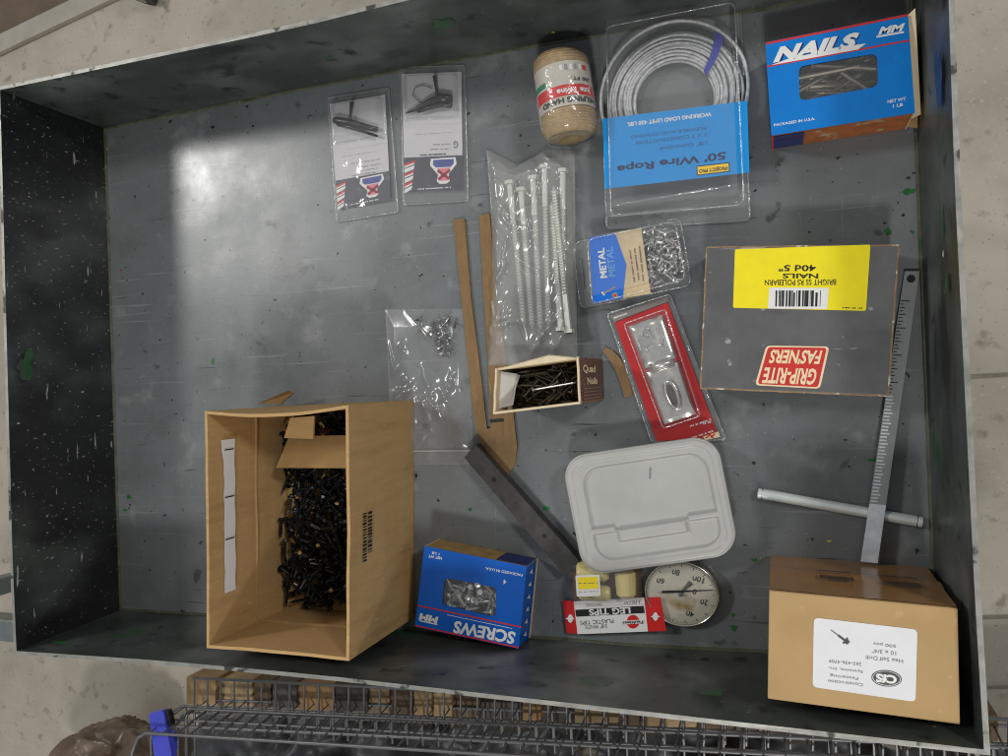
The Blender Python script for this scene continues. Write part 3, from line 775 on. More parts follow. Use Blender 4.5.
# ------------------------------------------------------------------ steel rule and rod
t = Thing('steel_rod', 'short round zinc rod lying under the steel rule beside the right wall', 'rod', (845, 508))
A, B = t.L(757.5, 493, .0058), t.L(934.5, 524.5, .0058)
if (B + t.org).x > .991: B = A + (B - A) * ((.991 - (A + t.org).x) / (B.x - A.x))
dv = (B - A).normalized()
def lathe_path(segs):                                      # list of (distance along, radius)
    return [A + dv * s for s, r in segs], [r for s, r in segs]
Lr = (B - A).length
P_, R_ = lathe_path([(0, .0040), (.001, .0052), (.0035, .0052), (.0038, .0044), (.0055, .0044), (.006, .0053), (Lr - .006, .0053), (Lr - .0055, .0044), (Lr - .004, .0044), (Lr - .0036, .0052), (Lr - .001, .0052), (Lr, .004)])
t.add('rod_body', tube_bm(P_, R_, 18), mat('galvanised_rod', (.82, .87, .85), rough=.27, metal=.3, var=.05, vscale=40, rvar=.04), smooth=False)
t = Thing('steel_rule', 'long scuffed steel rule blade with end hole, leaning across the zinc rod', 'rule', (890, 415))
zb = lambda f: .0035 + .0125 * f
rq = [(904.7, 271.2, 0), (919.6, 271.2, 0), (877.6, 563.4, 1.03), (860.7, 561.4, 1.0)]
TL_, TR_, BR_, BL_ = [t.L(x, y, zb(f)) for x, y, f in rq]
RULE = mat('rule_steel', (.36, .37, .37), rough=.36, metal=.55, var=.25, vscale=22, rvar=.08, stretch=(1, .3, 1))
RULEB = mat('bright_rule_end', (.72, .76, .80), rough=.36, metal=.4, var=.22, vscale=90, rvar=.12)
def rp(u, v, dz=0.):                                       # u across, v along
    return TL_.lerp(TR_, u).lerp(BL_.lerp(BR_, u), v) + Vector((0, 0, dz))
def rule_piece(name, v0, v1, m, parent=None, hole=False):
    lo = [rp(0, v0, -.0012), rp(1, v0, -.0012), rp(1, v1, -.0012), rp(0, v1, -.0012)]
    return t.add(name, solid_bm(lo, [p + Vector((0, 0, .0012)) for p in lo]), m, parent)
bl = rule_piece('blade', 0, .80, RULE); rule_piece('bright_end', .8001, 1, RULEB, bl)
c = rp(.5, .026, .0002); bm = bmesh.new(); bm.faces.new([bm.verts.new(c + Vector((math.cos(k * .4488) * .0038, math.sin(k * .4488) * .0038, 0))) for k in range(14)]); t.add('end_hole', bm, BLACK, bl)
bm = bmesh.new(); bmw = bmesh.new()
for k in range(60):
    v = .10 + .70 * k / 60; lw = (.62 if k % 8 == 0 else .46 if k % 4 == 0 else .38 if k % 2 == 0 else .28); B_ = bmw if v > .42 else bm
    if v > .42: lw = .46 + .12 * (k % 3 == 0)
    B_.faces.new([B_.verts.new(rp(u, vv, .0003)) for u, vv in ((.04, v), (lw, v), (lw, v + .0030 + (.0022 if v > .42 else 0)), (.04, v + .0030 + (.0022 if v > .42 else 0)))])
t.add('graduations', bm, BLACK, bl); t.add('graduations', bmw, RULEB, bl)

# ------------------------------------------------------------------ white plastic lid
t = Thing('tub_cover', 'white translucent rounded rectangular plastic food tub lid', 'lid', (650, 505), .0)
LIDM = mat('milky_plastic', (.52, .52, .495), rough=.34, var=.10, vscale=16, bump=.05, bscale=40, spec=.5)
lz = .031
lq = [(561, 457.6), (715.5, 434.7), (739.5, 554), (584, 576.5)]
def lpt(u, v):                                             # u across (left-right), v down, in the photo's lid quad
    a, b, c, d = [Vector(p) for p in lq]; return a.lerp(b, u).lerp(d.lerp(c, u), v)
Lq = t.P(lq, lz); cen = sum(Lq, Vector((0, 0))) / 4
ax_u = (Lq[1] - Lq[0]).length; ax_v = (Lq[3] - Lq[0]).length
def sdf_rr(x, y, x0, x1, y0, y1, r):
    cx, cy = (x0 + x1) / 2, (y0 + y1) / 2; qx = abs(x - cx) - (x1 - x0) / 2 + r; qy = abs(y - cy) - (y1 - y0) / 2 + r
    return min(max(qx, qy), 0) + math.hypot(max(qx, 0), max(qy, 0)) - r
def sm(x, e=.0012):
    x = max(0, min(1, x / e * .5 + .5)); return x * x * (3 - 2 * x)
def lid_z(x, y):
    X, Y = x / ax_u, y / ax_v
    z = lz
    e = -sdf_rr(x, y, 0, ax_u, 0, ax_v, .026)
    z += .0016 * (sm(e - .002) - sm(e - .008))                       # outer bead
    d1 = max(sdf_rr(x, y, .115 * ax_u, .915 * ax_u, .125 * ax_v, .90 * ax_v, .019), y - .625 * ax_v)     # upper well
    notch = max(abs(x - .565 * ax_u) - .205 * ax_u, abs(y - .585 * ax_v) - .055 * ax_v)
    d1b = min(d1, max(abs(x - .50 * ax_u) - .235 * ax_u, abs(y - .60 * ax_v) - .06 * ax_v))
    z -= .0042 * (1 - sm(d1b))
    d2 = max(sdf_rr(x, y, .115 * ax_u, .915 * ax_u, .10 * ax_v, .90 * ax_v, .019), .675 * ax_v - y)
    tab = max(abs(x - .50 * ax_u) - .215 * ax_u, abs(y - .70 * ax_v) - .055 * ax_v)
    z -= .0036 * (1 - sm(d2)) * sm(tab - .001)
    z += .0012 * (1 - sm(tab)) * (1 if True else 0)
    z += .0006 * noise.noise(Vector((x * 25, y * 25, 1)))
    return z
bm = bmesh.new(); NU, NV = 170, 124; G = {}
uvec = (Lq[1] - Lq[0]); vvec = (Lq[3] - Lq[0]); wvec = Lq[2] - Lq[1] - vvec
def lw(x, y):
    u, v = x / ax_u, y / ax_v; return Lq[0] + uvec * u + vvec * v + wvec * u * v
# rounded outline: squash grid rows into the rounded rectangle
R0 = .026
for j in range(NV + 1):
    y = ax_v * j / NV; dy = max(0, R0 - y, y - (ax_v - R0)); ins = R0 - math.sqrt(max(0, R0 * R0 - dy * dy))
    for i in range(NU + 1):
        x = ins + (ax_u - 2 * ins) * i / NU; p = lw(x, y); G[i, j] = bm.verts.new((p.x, p.y, lid_z(x, y)))
for j in range(NV):
    for i in range(NU): bm.faces.new((G[i, j], G[i + 1, j], G[i + 1, j + 1], G[i, j + 1]))
edge = [G[i, 0] for i in range(NU + 1)] + [G[NU, j] for j in range(1, NV + 1)] + [G[i, NV] for i in range(NU - 1, -1, -1)] + [G[0, j] for j in range(NV - 1, 0, -1)]
low = [bm.verts.new((v.co.x, v.co.y, lz - .010)) for v in edge]
for k in range(len(edge)): bm.faces.new((edge[k], edge[(k + 1) % len(edge)], low[(k + 1) % len(edge)], low[k]))
LIDM.node_tree.nodes['Principled BSDF'].inputs['Alpha'].default_value = .78
lid = t.add('lid_shell', bm, LIDM, smooth=True)
t.strip('pen_mark', (650.4, 467.8), (649.8, 479), 1.4, lz - .0036, GINK, lid)

# ------------------------------------------------------------------ dial thermometer
t = Thing('dial_gauge', 'round yellowed dial thermometer with chrome rim, partly under the plastic lid', 'thermometer', (681.5, 594), .0)
dz = .0105; dc = t.L(681.7, 593.5, dz); r = .0385
tilt = Matrix.Rotation(math.radians(7), 4, 'X')
def dialp(rad, a, zz): return dc + (tilt @ Vector((rad * math.cos(a), rad * math.sin(a) * .93, zz)))
def dring(name, prof, m, parent=None, n=44, smooth=True):
    bm = bmesh.new(); rg = [[bm.verts.new(dialp(rr, 2 * math.pi * k / n, zz)) for k in range(n)] for rr, zz in prof]
    for A_, B_ in zip(rg, rg[1:]):
        for k in range(n): bm.faces.new((A_[k], A_[(k + 1) % n], B_[(k + 1) % n], B_[k]))
    return t.add(name, bm, m, parent, smooth=smooth)
CHR = mat('dull_chrome', (.6, .58, .5), rough=.22, metal=1, var=.15)
dring('case', [(.001, -.0095), (r * .93, -.0095), (r, -.006), (r, .0015), (r * .985, .003), (r * .95, .003), (r * .93, .0010)], CHR)
DIAL = mat('yellowed_dial', lin(206, 200, 182), rough=.55, var=.16, vscale=45, spots=[(lin(150, 120, 66), 40, .58, .2)])
fc = dring('dial_face', [(r * .935, .0006), (r * .5, .0006), (.0001, .0006)], DIAL, smooth=False)
bm = bmesh.new()
for k in range(61):
    a = math.radians(-220 + 260 * k / 60 + 90); l0 = .80 if k % 5 == 0 else .85
    da = .010 if k % 5 == 0 else .005
    bm.faces.new([bm.verts.new(dialp(r * rr, a + s, .0009)) for rr, s in ((l0, -da), (.90, -da), (.90, da), (l0, da))])
t.add('graduations', bm, INK, fc)
for s, a, rad in (('20', -.35, .62), ('40', -1.25, .62), ('60', 2.55, .66), ('80', 1.75, .66), ('100', .8, .66), ('0', .25, .36)):
    hh = .0062; ww = hh * .62 * len(s); c0 = dialp(r * rad, a, .0009); ex = Vector((-math.cos(.3), math.sin(.3), 0)); ey = Vector((-math.sin(.3), -math.cos(.3), 0))
    t.text(s, None, None, None, 0, INK, .01, fc, mapf=lambda u, v, c0=c0, ex=ex, ey=ey, ww=ww, hh=hh: c0 + ex * (u - .5) * ww + ey * (v - .5) * hh)
a0, a1 = t.L(662, 592, dz + .003), t.L(713, 590, dz + .003)
t.add('needle', tube_bm([a0, a0.lerp(a1, .38), a0.lerp(a1, .5), a1], [.0013, .0011, .0008, .0003], 6), INK)
bm = tube_bm([dialp(0, 0, .0007), dialp(0, 0, .0034)], .0024, 12); t.add('needle_hub', bm, CHR)
bm = tube_bm([dialp(r * .12, 1.2, .001), dialp(r * .45, .95, .001)], [.0012, .0028], 5); t.add('emblem', bm, mat('faded_ink', (.1, .1, .09), rough=.6), fc)
dring('glass', [(r * .945, .0024), (r * .5, .0030), (.0001, .0032)], clear('dial_glass', haze=.02, rough=.1))

# ------------------------------------------------------------------ bag of leg tips with its header card
t = Thing('leg_tip_bag', 'small poly bag of cream plastic leg tips with red and white LEG TIPS header', 'bag', (614, 605))
hzz = .0105
def strip_card(name, quad, m, z, parent=None): return t.plate(name, quad, z, .0003, m, parent=parent)
w_ = strip_card('header_card', [(573.6, 601.5), (644, 597.4), (647.9, 631.5), (577.5, 634.2)], WINK, hzz)
lr = [t.L(562.7, 599.8, .005), t.L(573.6, 601.5, hzz), t.L(577.5, 634.2, hzz), t.L(566.5, 632.6, .005)]
HRED = mat('header_red', lin(206, 36, 36), rough=.4, var=.08)
t.add('header_end', solid_bm([p - Vector((0, 0, .0003)) for p in lr], lr), HRED)
rr_ = [t.L(644, 597.4, hzz), t.L(660.4, 597.1, hzz + .004), t.L(666.4, 631, hzz + .003), t.L(647.9, 631.5, hzz)]
t.add('header_end', solid_bm([p - Vector((0, 0, .0003)) for p in rr_], rr_), HRED)
z = hzz + .0002
strip_card('black_band', [(575.2, 609.9), (643.6, 605.9), (644.7, 613), (576.2, 616.7)], INK, z + .0002, w_)
t.text('LEG TIPS', (630, 607), (588.6, 609.3), (630.8, 613.4), z + .0003, WINK, .03, w_)
t.text('PLASTIC TIPS', (613.4, 618.8), (580, 620.8), (613.8, 623), z, INK, .0, w_)
t.text('5/8" WHITE', (606.8, 624), (585, 625.3), (607.2, 628.2), z, INK, .0, w_)
t.text('4 PIECES', (640.5, 600.4), (624, 601.5), (640.7, 603.6), z, GINK, .0, w_); t.text('BAGGED', (601.5, 602.8), (586, 603.9), (601.7, 605.8), z, GINK, .0, w_)
def disc(cx, cy, rx, ry, z, m, parent, name, n=20):
    return t.plate(name, [(cx + rx * math.cos(2 * math.pi * k / n), cy + ry * math.sin(2 * math.pi * k / n)) for k in range(n)], z, .0001, m, parent=parent)
disc(633, 621.7, 6.4, 6.8, z, HRED, w_, 'logo_disc')
strip_card('logo_band', [(621.5, 621), (643.6, 619.6), (643.9, 623.2), (621.7, 624.6)], WINK, z + .0005, w_)
t.text('Faultless', (643, 620.3), (622.5, 621.5), (643.2, 623.6), z + .0006, INK, .03, w_)
for cx, cy, zz in ((570.3, 618.6, .0088), (655.4, 616.6, hzz + .0024)):
    disc(cx, cy, 2.6, 4.2, zz + .0006, WINK, None, 'logo_mark'); t.plate('logo_mark', [(cx - 5, cy), (cx, cy - 2), (cx + 5, cy), (cx, cy + 2)], zz + .0009, .0001, WINK)
TIP = mat('cream_plastic', lin(230, 212, 142), rough=.35, var=.08, vscale=60)
BRN = mat('brown_insert', lin(120, 84, 46), rough=.6, var=.3, vscale=60)
t.plate('insert_card', [(571, 565), (640, 560), (643, 597), (573.5, 601)], .0014, .0008, BRN)
bm = bmesh.new(); nx, ny = 30, 18; G = {}
bqd = [t.L(x, y, .006) for x, y in ((570.5, 563), (641, 559), (644.5, 599), (573, 602.5))]
for j in range(ny + 1):
    for i in range(nx + 1):
        u, v = i / nx, j / ny; p = bqd[0].lerp(bqd[1], u).lerp(bqd[3].lerp(bqd[2], u), v); e = min(u, 1 - u, v * .7 + .08, 1 - v + .05)
        G[i, j] = bm.verts.new((p.x, p.y, .003 + .0235 * min(1, e * 6) ** .5 + .0012 * noise.noise(p * 120)))
for j in range(ny):
    for i in range(nx): bm.faces.new((G[i, j], G[i + 1, j], G[i + 1, j + 1], G[i, j + 1]))
bag = t.add('bag_film', bm, BAGM2, smooth=True)
st = t.plate('price_sticker', [(575.3, 575.5), (599.6, 574.5), (600.4, 596), (576.8, 596.8)], .0282, .0003, WINK, r=.002)
t.plate('sticker_field', [(577.3, 577.5), (597.8, 576.6), (598.3, 588.6), (578.4, 589.4)], .0285, .0002, mat('sticker_yellow', lin(250, 226, 40), rough=.5), r=.001, parent=st)
t.dashes('fine_print', [((578.5, 583.5), (597.5, 582.8))], 0.0288, GINK, st, h=1.); t.dashes('fine_print', [((579, 592), (598, 591.3))], .0286, GINK, st, h=.8)
def leg_tip(a, b, r, label):
    A_, B_ = U(*a, r + .002), U(*b, r + .002); d = B_ - A_
    o = bpy.data.objects.new('leg_tip', None); COL.objects.link(o); o.location = (A_ + B_) / 2 - Vector((0, 0, r)); tag(o, label, 'leg tip', 'leg tips in the poly bag')
    c = o.location
    link('cup', bm_mesh(tube_bm([A_ - c, A_ + d * .06 - c, A_ + d * .5 - c, A_ + d * .94 - c, B_ - c], [r * .86, r, r * .97, r * .93, r * .8], 18), 'cup'), TIP, o, smooth=False)
    link('foot', bm_mesh(tube_bm([B_ - c, B_ + d * .05 - c], [r * .8, r * .7], 18), 'foot'), TIP, o)
leg_tip((625, 572), (626.5, 595.5), .0112, 'cream plastic leg tip nearest the dial in the LEG TIPS bag')
leg_tip((578, 570.5), (607, 572), .0108, 'cream plastic leg tip behind the price sticker in the LEG TIPS bag')
leg_tip((580, 592), (609, 593), .0085, 'cream plastic leg tip under the price sticker in the LEG TIPS bag')

# ------------------------------------------------------------------ forked hardboard piece and a curved offcut
t = Thing('forked_board', 'brown hardboard piece with two long prongs and a rounded end, lying flat', 'hardboard piece', (492, 380))
out_ = [(453, 219.5), (464.5, 218.5), (471, 300), (479.5, 365), (487, 429), (490.5, 428), (487.5, 350), (484, 300), (479, 215), (489.5, 213.5), (497, 300), (504, 345), (513, 410), (517, 447), (515, 464), (508, 475), (499, 473), (488, 458), (478, 438), (473.5, 414), (466, 345), (461.5, 300)]
t.plate('board', out_, .0030, .0026, HARD)
t.plate('printed_mark', [(489.5, 419.5), (503.5, 418.3), (504, 421.5), (490, 423)], .0032, .0001, INK)
t = Thing('curved_offcut', 'narrow curved brown hardboard strip beside the red blister card', 'hardboard piece', (620, 373))
t.plate('board', [(604.5, 347), (612, 350), (620, 358), (627, 372), (631, 385), (632.5, 396), (624.5, 397.5), (621.5, 386), (616, 371), (608.5, 358), (603, 352)], .0030, .0026, HARD)

# ------------------------------------------------------------------ black steel angle
t = Thing('angle_bar', 'black steel angle bar with two holes lying diagonally beside the plastic lid', 'angle bar', (520, 510))
za = .017
A0, A1 = t.L(464, 457.5, za), t.L(566, 577, za)            # outer edge of the flat flange
B0, B1 = t.L(476, 444.5, za), t.L(581, 563, za)            # ridge
BLKST = mat('black_painted_steel', (.062, .06, .058), rough=.42, metal=.3, var=.35, vscale=50, rvar=.08, spots=[((.12, .11, .1), 110, .70, .05)])
dn = Vector((0, 0, -.0028))
fl_ = t.add('flange', solid_bm([p + dn for p in (A0, B0, B1, A1)], [A0, B0, B1, A1], bevel=.0005), BLKST)
side_d = (B0 - A0).normalized() * .0028
t.add('flange', solid_bm([Vector((p.x, p.y, .001)) for p in (B0 - side_d, B0, B1, B1 - side_d)], [p + dn * 1.02 for p in (B0 - side_d, B0, B1, B1 - side_d)]), BLKST)
for x, y in ((494, 479.6), (544.5, 536)):
    c = t.L(x, y, za); ring = [c + Vector((math.cos(k * .5236) * .0026, math.sin(k * .5236) * .0026, .0003)) for k in range(12)]
    bm = bmesh.new(); bm.faces.new([bm.verts.new(p) for p in ring]); t.add('hole', bm, BLACK, fl_)

# ------------------------------------------------------------------ clear trays and bags
def sheet(t, name, quad, nx, ny, zf, m, parent=None, edit=None, zp=.004):
    """wavy film over a photo quad (TL TR BR BL); zf(u, v, p) gives its height"""
    bm = bmesh.new(); c = [t.L(x, y, zp) for x, y in quad]; G = {}
    for j in range(ny + 1):
        for i in range(nx + 1):
            u, v = i / nx, j / ny; p = c[0].lerp(c[1], u).lerp(c[3].lerp(c[2], u), v)
            if edit: p = p + edit(u, v)
            G[i, j] = bm.verts.new((p.x, p.y, zf(u, v, p)))
    for j in range(ny):
        for i in range(nx): bm.faces.new((G[i, j], G[i + 1, j], G[i + 1, j + 1], G[i, j + 1]))
    return t.add(name, bm, m, parent, smooth=True)
def creases(n, seed, box, amp, wid):
    rnd = random.Random(seed); L = []
    for k in range(n):
        a = Vector((rnd.uniform(*box[0]), rnd.uniform(*box[1]))); th = rnd.uniform(0, 6.283); l = rnd.uniform(.1, .38)
        L.append((a, Vector((math.cos(th), math.sin(th) * .7)) * l, rnd.uniform(.5, 1) * amp))
    def f(u, v):
        p = Vector((u, v)); z = 0.
        for a, d, A in L:
            s_ = max(0, min(1, (p - a).dot(d) / d.length_squared)); q = (p - a - d * s_).length
            if q < wid * 3: z += A * math.exp(-(q / wid) ** 2) * (1 - .6 * s_)
        return z
    return f
def ridged(p, s, o=0.):
    q = Vector((p.x * s + o, p.y * s, o)); return 1 - abs(noise.noise(q) * 2)
def dome(t, name, quad, zflange, htop, m, parent=None, r=.004, ins=.003):
    """thermoformed clear cover: flat flange outline raised to a flat top"""
    base = rounded(t.P(quad, zflange), r, 4); mid = rounded(offset_quad(t.P(quad, zflange), ins), r, 4); top = rounded(offset_quad(t.P(quad, zflange), ins + .003), r, 4)
    bm = bmesh.new(); n = len(base)
    V = [[bm.verts.new((p.x, p.y, z)) for p in L] for L, z in ((base, zflange), (mid, zflange + .0004), (mid, zflange + .001), (top, htop - .001), (offset_list(top, .0012), htop))]
    for A_, B_ in zip(V, V[1:]):
        for k in range(n): bm.faces.new((A_[k], A_[(k + 1) % n], B_[(k + 1) % n], B_[k]))
    bm.faces.new(V[-1])
    return t.add(name, bm, m, parent, smooth=False)
def offset_list(P, d):
    c = sum(P, Vector((0, 0))) / len(P); return [p + (c - p).normalized() * d for p in P]

EDGEC = clear('clear_edge', haze=.07, rough=.16, refl=2.2, hazecol=(.85, .86, .88), bump=.6, bscale=90)
def rim_edge(t, quad, z, r, rad=.0008, m=None, name='moulded_edge'):
    P = [Vector((p.x, p.y, z)) for p in rounded(t.P(quad, z), r, 4)]
    return t.add(name, tube_bm(P, rad, 6, closed=True), m or EDGEC, smooth=True)
# ------------------------------------------------------------------ two hanging blister packs
def blister(label, plast, card, dark, texts, seed, zc):
    t = Thing('blister_pack', label, 'blister pack', (sum(p[0] for p in plast) / 4, sum(p[1] for p in plast) / 4), group='blister packs by the back wall')
    a, b, c, d = [Vector(p) for p in card]
    F = lambda u, v: tuple(a.lerp(b, u).lerp(d.lerp(c, u), v))
    cd_ = t.plate('backing_card', card, zc, .0004, mat('pale_card', (.60, .585, .61), rough=.5, var=.05), r=.001)
    z = zc + .0002
    pan = t.plate('printed_panel', [F(0, dark), F(1, dark - .01), F(1, 1), F(0, 1)], z + .0002, .0002, mat('dark_panel', (.055, .055, .075), rough=.4, var=.2), parent=cd_)
    z2 = z + .0005; e = 1 - dark
    for k in range(6):                                     # red and white stripes
        v = dark + e * (.08 + .15 * k); t.plate('stripe', [F(.0, v + .03), F(.19 - .012 * k, v), F(.18 - .012 * k, v + e * .07), F(0, v + .03 + e * .07)], z2, .0001, REDPR if k % 2 == 0 else WINK, parent=pan)
        t.plate('stripe', [F(.0, v + .03 + e * .07), F(.18 - .012 * k, v + e * .07), F(.17 - .012 * k, v + e * .12), F(0, v + .03 + e * .12)], z2, .0001, WINK, parent=pan)
    em = [(.46, .05), (.88, .02), (.90, .22), (.76, .52), (.78, .72), (.72, .80), (.60, .80), (.55, .72), (.58, .54), (.44, .24)]
    t.plate('emblem', [F(u, dark + e * v) for u, v in em], z2, .0001, WINK, parent=pan)
    EMB = mat('emblem_blue', lin(70, 80, 150), rough=.5)
    t.plate('emblem', [F(u, dark + e * v) for u, v in [(.50, .09), (.85, .07), (.85, .20), (.80, .30), (.54, .31), (.49, .22)]], z2 + .0003, .0001, EMB, parent=pan)
    t.plate('emblem', [F(u, dark + e * v) for u, v in [(.56, .34), (.79, .33), (.73, .52), (.74, .70), (.60, .71), (.62, .53)]], z2 + .0003, .0001, mat('emblem_pink', lin(222, 130, 140), rough=.5), parent=pan)
    for (u0, v0), (u1, v1) in (((.57, .40), (.77, .66)), ((.78, .40), (.58, .67))): t.strip('emblem', F(u0, dark + e * v0), F(u1, dark + e * v1), 3.2, z2 + .0006, mat('emblem_red', lin(150, 30, 45), rough=.5), pan)
    t.dashes('fine_print', [(F(.22, .985), F(.80, .975))], z2 + .0001, WINK, pan, seed, 1.5)
    for rows, m, hh in texts: t.dashes('fine_print', [(F(*p), F(*q)) for p, q in rows], z, m, cd_, seed, hh)
    dome(t, 'blister', [F(.01, .0), F(.99, .0), F(.99, .40), F(.01, .40)], zc + .0003, zc + .013, SHELL, cd_)
    cover = t.plate('clear_sleeve', plast, zc - .0008, .0006, SHELL, r=.003)
    rim_edge(t, plast, zc - .0004, .003); rim_edge(t, [F(.03, .01), F(.97, .01), F(.97, .39), F(.03, .39)], zc + .0125, .004, .0006)
    sheet(t, 'sleeve_film', [F(-.02, -.015), F(1.02, -.015), F(1.02, 1.015), F(-.02, 1.015)], 16, 26, lambda u, v, p: zc + .0012 + .0012 * ridged(p, 45, seed) * (0.2 if v < .4 else 1), SHELL, cover)
    return t, F
GP = mat('pale_grey_ink', (.30, .29, .31), rough=.6)
DARKC = mat('dark_clip_plastic', (.018, .018, .02), rough=.3, var=.3, vscale=80)
t, F = blister('left hanging blister pack with a small dark clip and red striped panel', [(327.5, 98), (389, 88), (398, 212), (396, 218), (337, 222)][:3] + [(336.5, 222)], [(329.5, 104), (385, 94.5), (390.6, 200), (337.8, 208.5)], .735,
               [([((.30, .60), (.85, .60)), ((.45, .645), (.85, .645)), ((.50, .68), (.80, .68))], GP, 1.3), ([((.15, .52), (.8, .52))], GP, .7), ([((.3, .715), (.75, .715))], GP, 1.6)], 31, .0035)
def clip(label, F, pts, widths, stem, loop, zc):
    o = bpy.data.objects.new('spring_clip', None); COL.objects.link(o); base = U(*F(.5, .2), zc); o.location = base
    tag(o, label, 'clip', 'clips in the blister packs')
    P_ = [U(*F(*p), zc + .004) - base for p in pts]
    link('body', bm_mesh(tube_bm(P_, widths, 8), 'body'), DARKC, o, smooth=True)
    P2 = [U(*F(*p), zc + .006) - base for p in pts]; n = len(P2)
    link('jaw', bm_mesh(tube_bm([p + Vector((0, -.004 - .0015 * i, 0)) for i, p in enumerate(P2[n // 3:])], [w * .55 for w in widths[n // 3:]], 7), 'jaw'), DARKC, o, smooth=True)
    link('stem', bm_mesh(tube_bm([U(*F(*p), zc + .005) - base for p in stem], [.0026, .0018, .0016, .0022], 8), 'stem'), DARKC, o, smooth=True)
    if loop: link('loop', bm_mesh(tube_bm([U(*F(*p), zc + .003) - base for p in loop], .0005, 5), 'loop'), DARKC, o)
clip('dark plastic clip in the left blister pack', F, [(.05, .16), (.12, .17), (.35, .21), (.60, .265), (.82, .31)], [.003, .0050, .0045, .0035, .0024], [(.40, .02), (.38, .08), (.36, .13), (.34, .2)], None, .004)
GAR = mat('grey_smudge', (.32, .3, .28), rough=.5)
t, F = blister('right hanging blister pack with a larger dark clip and red striped panel', [(400, 67.4), (464.8, 65.3), (468, 201), (403.7, 205)], [(401.7, 74), (461.3, 71.6), (462.8, 190), (405, 191.3)], .715,
               [([((.50, .61), (.80, .61)), ((.45, .65), (.80, .65))], GP, 1.8), ([((.2, .52), (.85, .51))], GP, .7), ([((.28, .697), (.72, .692))], INK, 2.0)], 37, .0035)
t.text('G', F(.93, .585), F(.85, .585), F(.93, .645), .0040, GINK, .03)
clip('larger dark plastic clip in the right blister pack', F, [(.06, .335), (.25, .30), (.45, .255), (.66, .22), (.82, .225)], [.0010, .0026, .0048, .0062, .0050], [(.55, .03), (.56, .09), (.575, .14), (.59, .2)],
     [(.50, .13), (.35, .10), (.22, .12), (.17, .18), (.28, .24), (.40, .26)], .004)

# ------------------------------------------------------------------ spool of jute twine
t = Thing('twine_spool', 'roll of tan jute twine with red and grey paper band, lying on its side', 'twine', (566, 100))
rz = .0305
E0, E1 = t.L(559.5, 57, rz), t.L(571, 137.5, rz)           # axis ends (back, front)
dv = (E1 - E0); Ln = dv.length; dv.normalize(); sd = Vector((dv.y, -dv.x, 0)) * -1     # sd points to picture right
if sd.x < 0: sd = -sd
def cyl(rad, a, s): return E0 + dv * s + (Vector((0, 0, 1)) * math.cos(a) + sd * math.sin(a)) * rad   # a = 0 on top, + towards right
def cyl_band(name, rad, s0, s1, a0, a1, m, parent=None, n=40, closed=False, prof=None, smooth=True):
    bm = bmesh.new(); prof = prof or [(s0, rad), (s1, rad)]; n = n
    rg = [[bm.verts.new(cyl(rr, a0 + (a1 - a0) * k / n, s)) for k in range(n + (0 if closed else 1))] for s, rr in prof]
    for A_, B_ in zip(rg, rg[1:]):
        for k in range(n): bm.faces.new((A_[k], A_[(k + 1) % len(A_)], B_[(k + 1) % len(A_)], B_[k]))
    return t.add(name, bm, m, parent, smooth=smooth)
R = .0288
JUTE = mat('jute_twine', lin(172, 146, 106), rough=.85, var=.3, vscale=120, bump=.8, bscale=420, stretch=(1, 1, 1))
# wound strands: a helix of bumps
bm = bmesh.new(); turns = 30; rows = []
NS = turns * 3
for i in range(NS + 1):
    s = Ln * i / NS; e = min(s, Ln - s); rr = R - .0055 * max(0, 1 - e / .010) ** 2 + (.0011 if i % 3 == 1 else -.0003)
    rows.append([bm.verts.new(cyl(rr + .0004 * noise.noise(Vector((k * .9, i * .31, 0))), 2 * math.pi * k / 40, s + .0012 * math.sin(2 * math.pi * k / 40))) for k in range(40)])
for A_, B_ in zip(rows, rows[1:]):
    for k in range(40): bm.faces.new((A_[k], A_[(k + 1) % 40], B_[(k + 1) % 40], B_[k]))
t.add('twine_winding', bm, JUTE, smooth=True)
bm = bmesh.new()                                           # front end: coiled rings down to the core
prof = [(Ln - .0002, R - .0058)] + [(Ln + .0008 * (k % 2) - .0002, (R - .0058) * (1 - k / 9)) for k in range(1, 7)] + [(Ln - .002, .006), (Ln - .002, .0005)]
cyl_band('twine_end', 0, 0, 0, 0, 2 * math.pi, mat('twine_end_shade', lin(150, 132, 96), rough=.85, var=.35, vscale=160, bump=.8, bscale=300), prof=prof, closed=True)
cyl_band('twine_end', 0, 0, 0, 0, 2 * math.pi, JUTE, prof=[(.0002, R - .0058), (.0002, .001)], closed=True)
bm.free()
PGREY = mat('band_paper', lin(196, 190, 178), rough=.5, var=.08, vscale=60)
band = cyl_band('paper_band', R + .0012, Ln * .20, Ln * .73, 0, 2 * math.pi, PGREY, closed=True)
cyl_band('red_stripe', R + .0015, Ln * .485, Ln * .615, -1.42, 1.5, HRED, band)
cyl_band('green_stripe', R + .0015, Ln * .395, Ln * .455, -1.40, -.45, mat('green_print', lin(24, 128, 92), rough=.5), band)
def wrap_text(s, a0, a1, s0, s1, m, bold=0.):              # reading direction from angle a0 to a1, foot of letters at s0, top at s1
    t.text(s, None, None, None, 0, m, bold, band, mapf=lambda u, v: cyl(R + .0019, a0 + (a1 - a0) * u, s0 + (s1 - s0) * v))
wrap_text('HELPING HAND', 1.45, -.72, Ln * .635, Ln * .70, INK, .03)
wrap_text('Jute Twine', 1.25, -.05, Ln * .505, Ln * .595, WINK, .03)
wrap_text('200 FT.', 1.3, .5, Ln * .40, Ln * .445, INK, .02)
for k in range(5): cyl_band('stripe', R + .0016, Ln * .245, Ln * .31, .15 + .17 * k, .25 + .17 * k, WINK if k % 2 == 0 else GP, band, n=4)
cyl_band('red_mark', R + .0016, Ln * .25, Ln * .31, 1.0, 1.2, HRED, band, n=4)
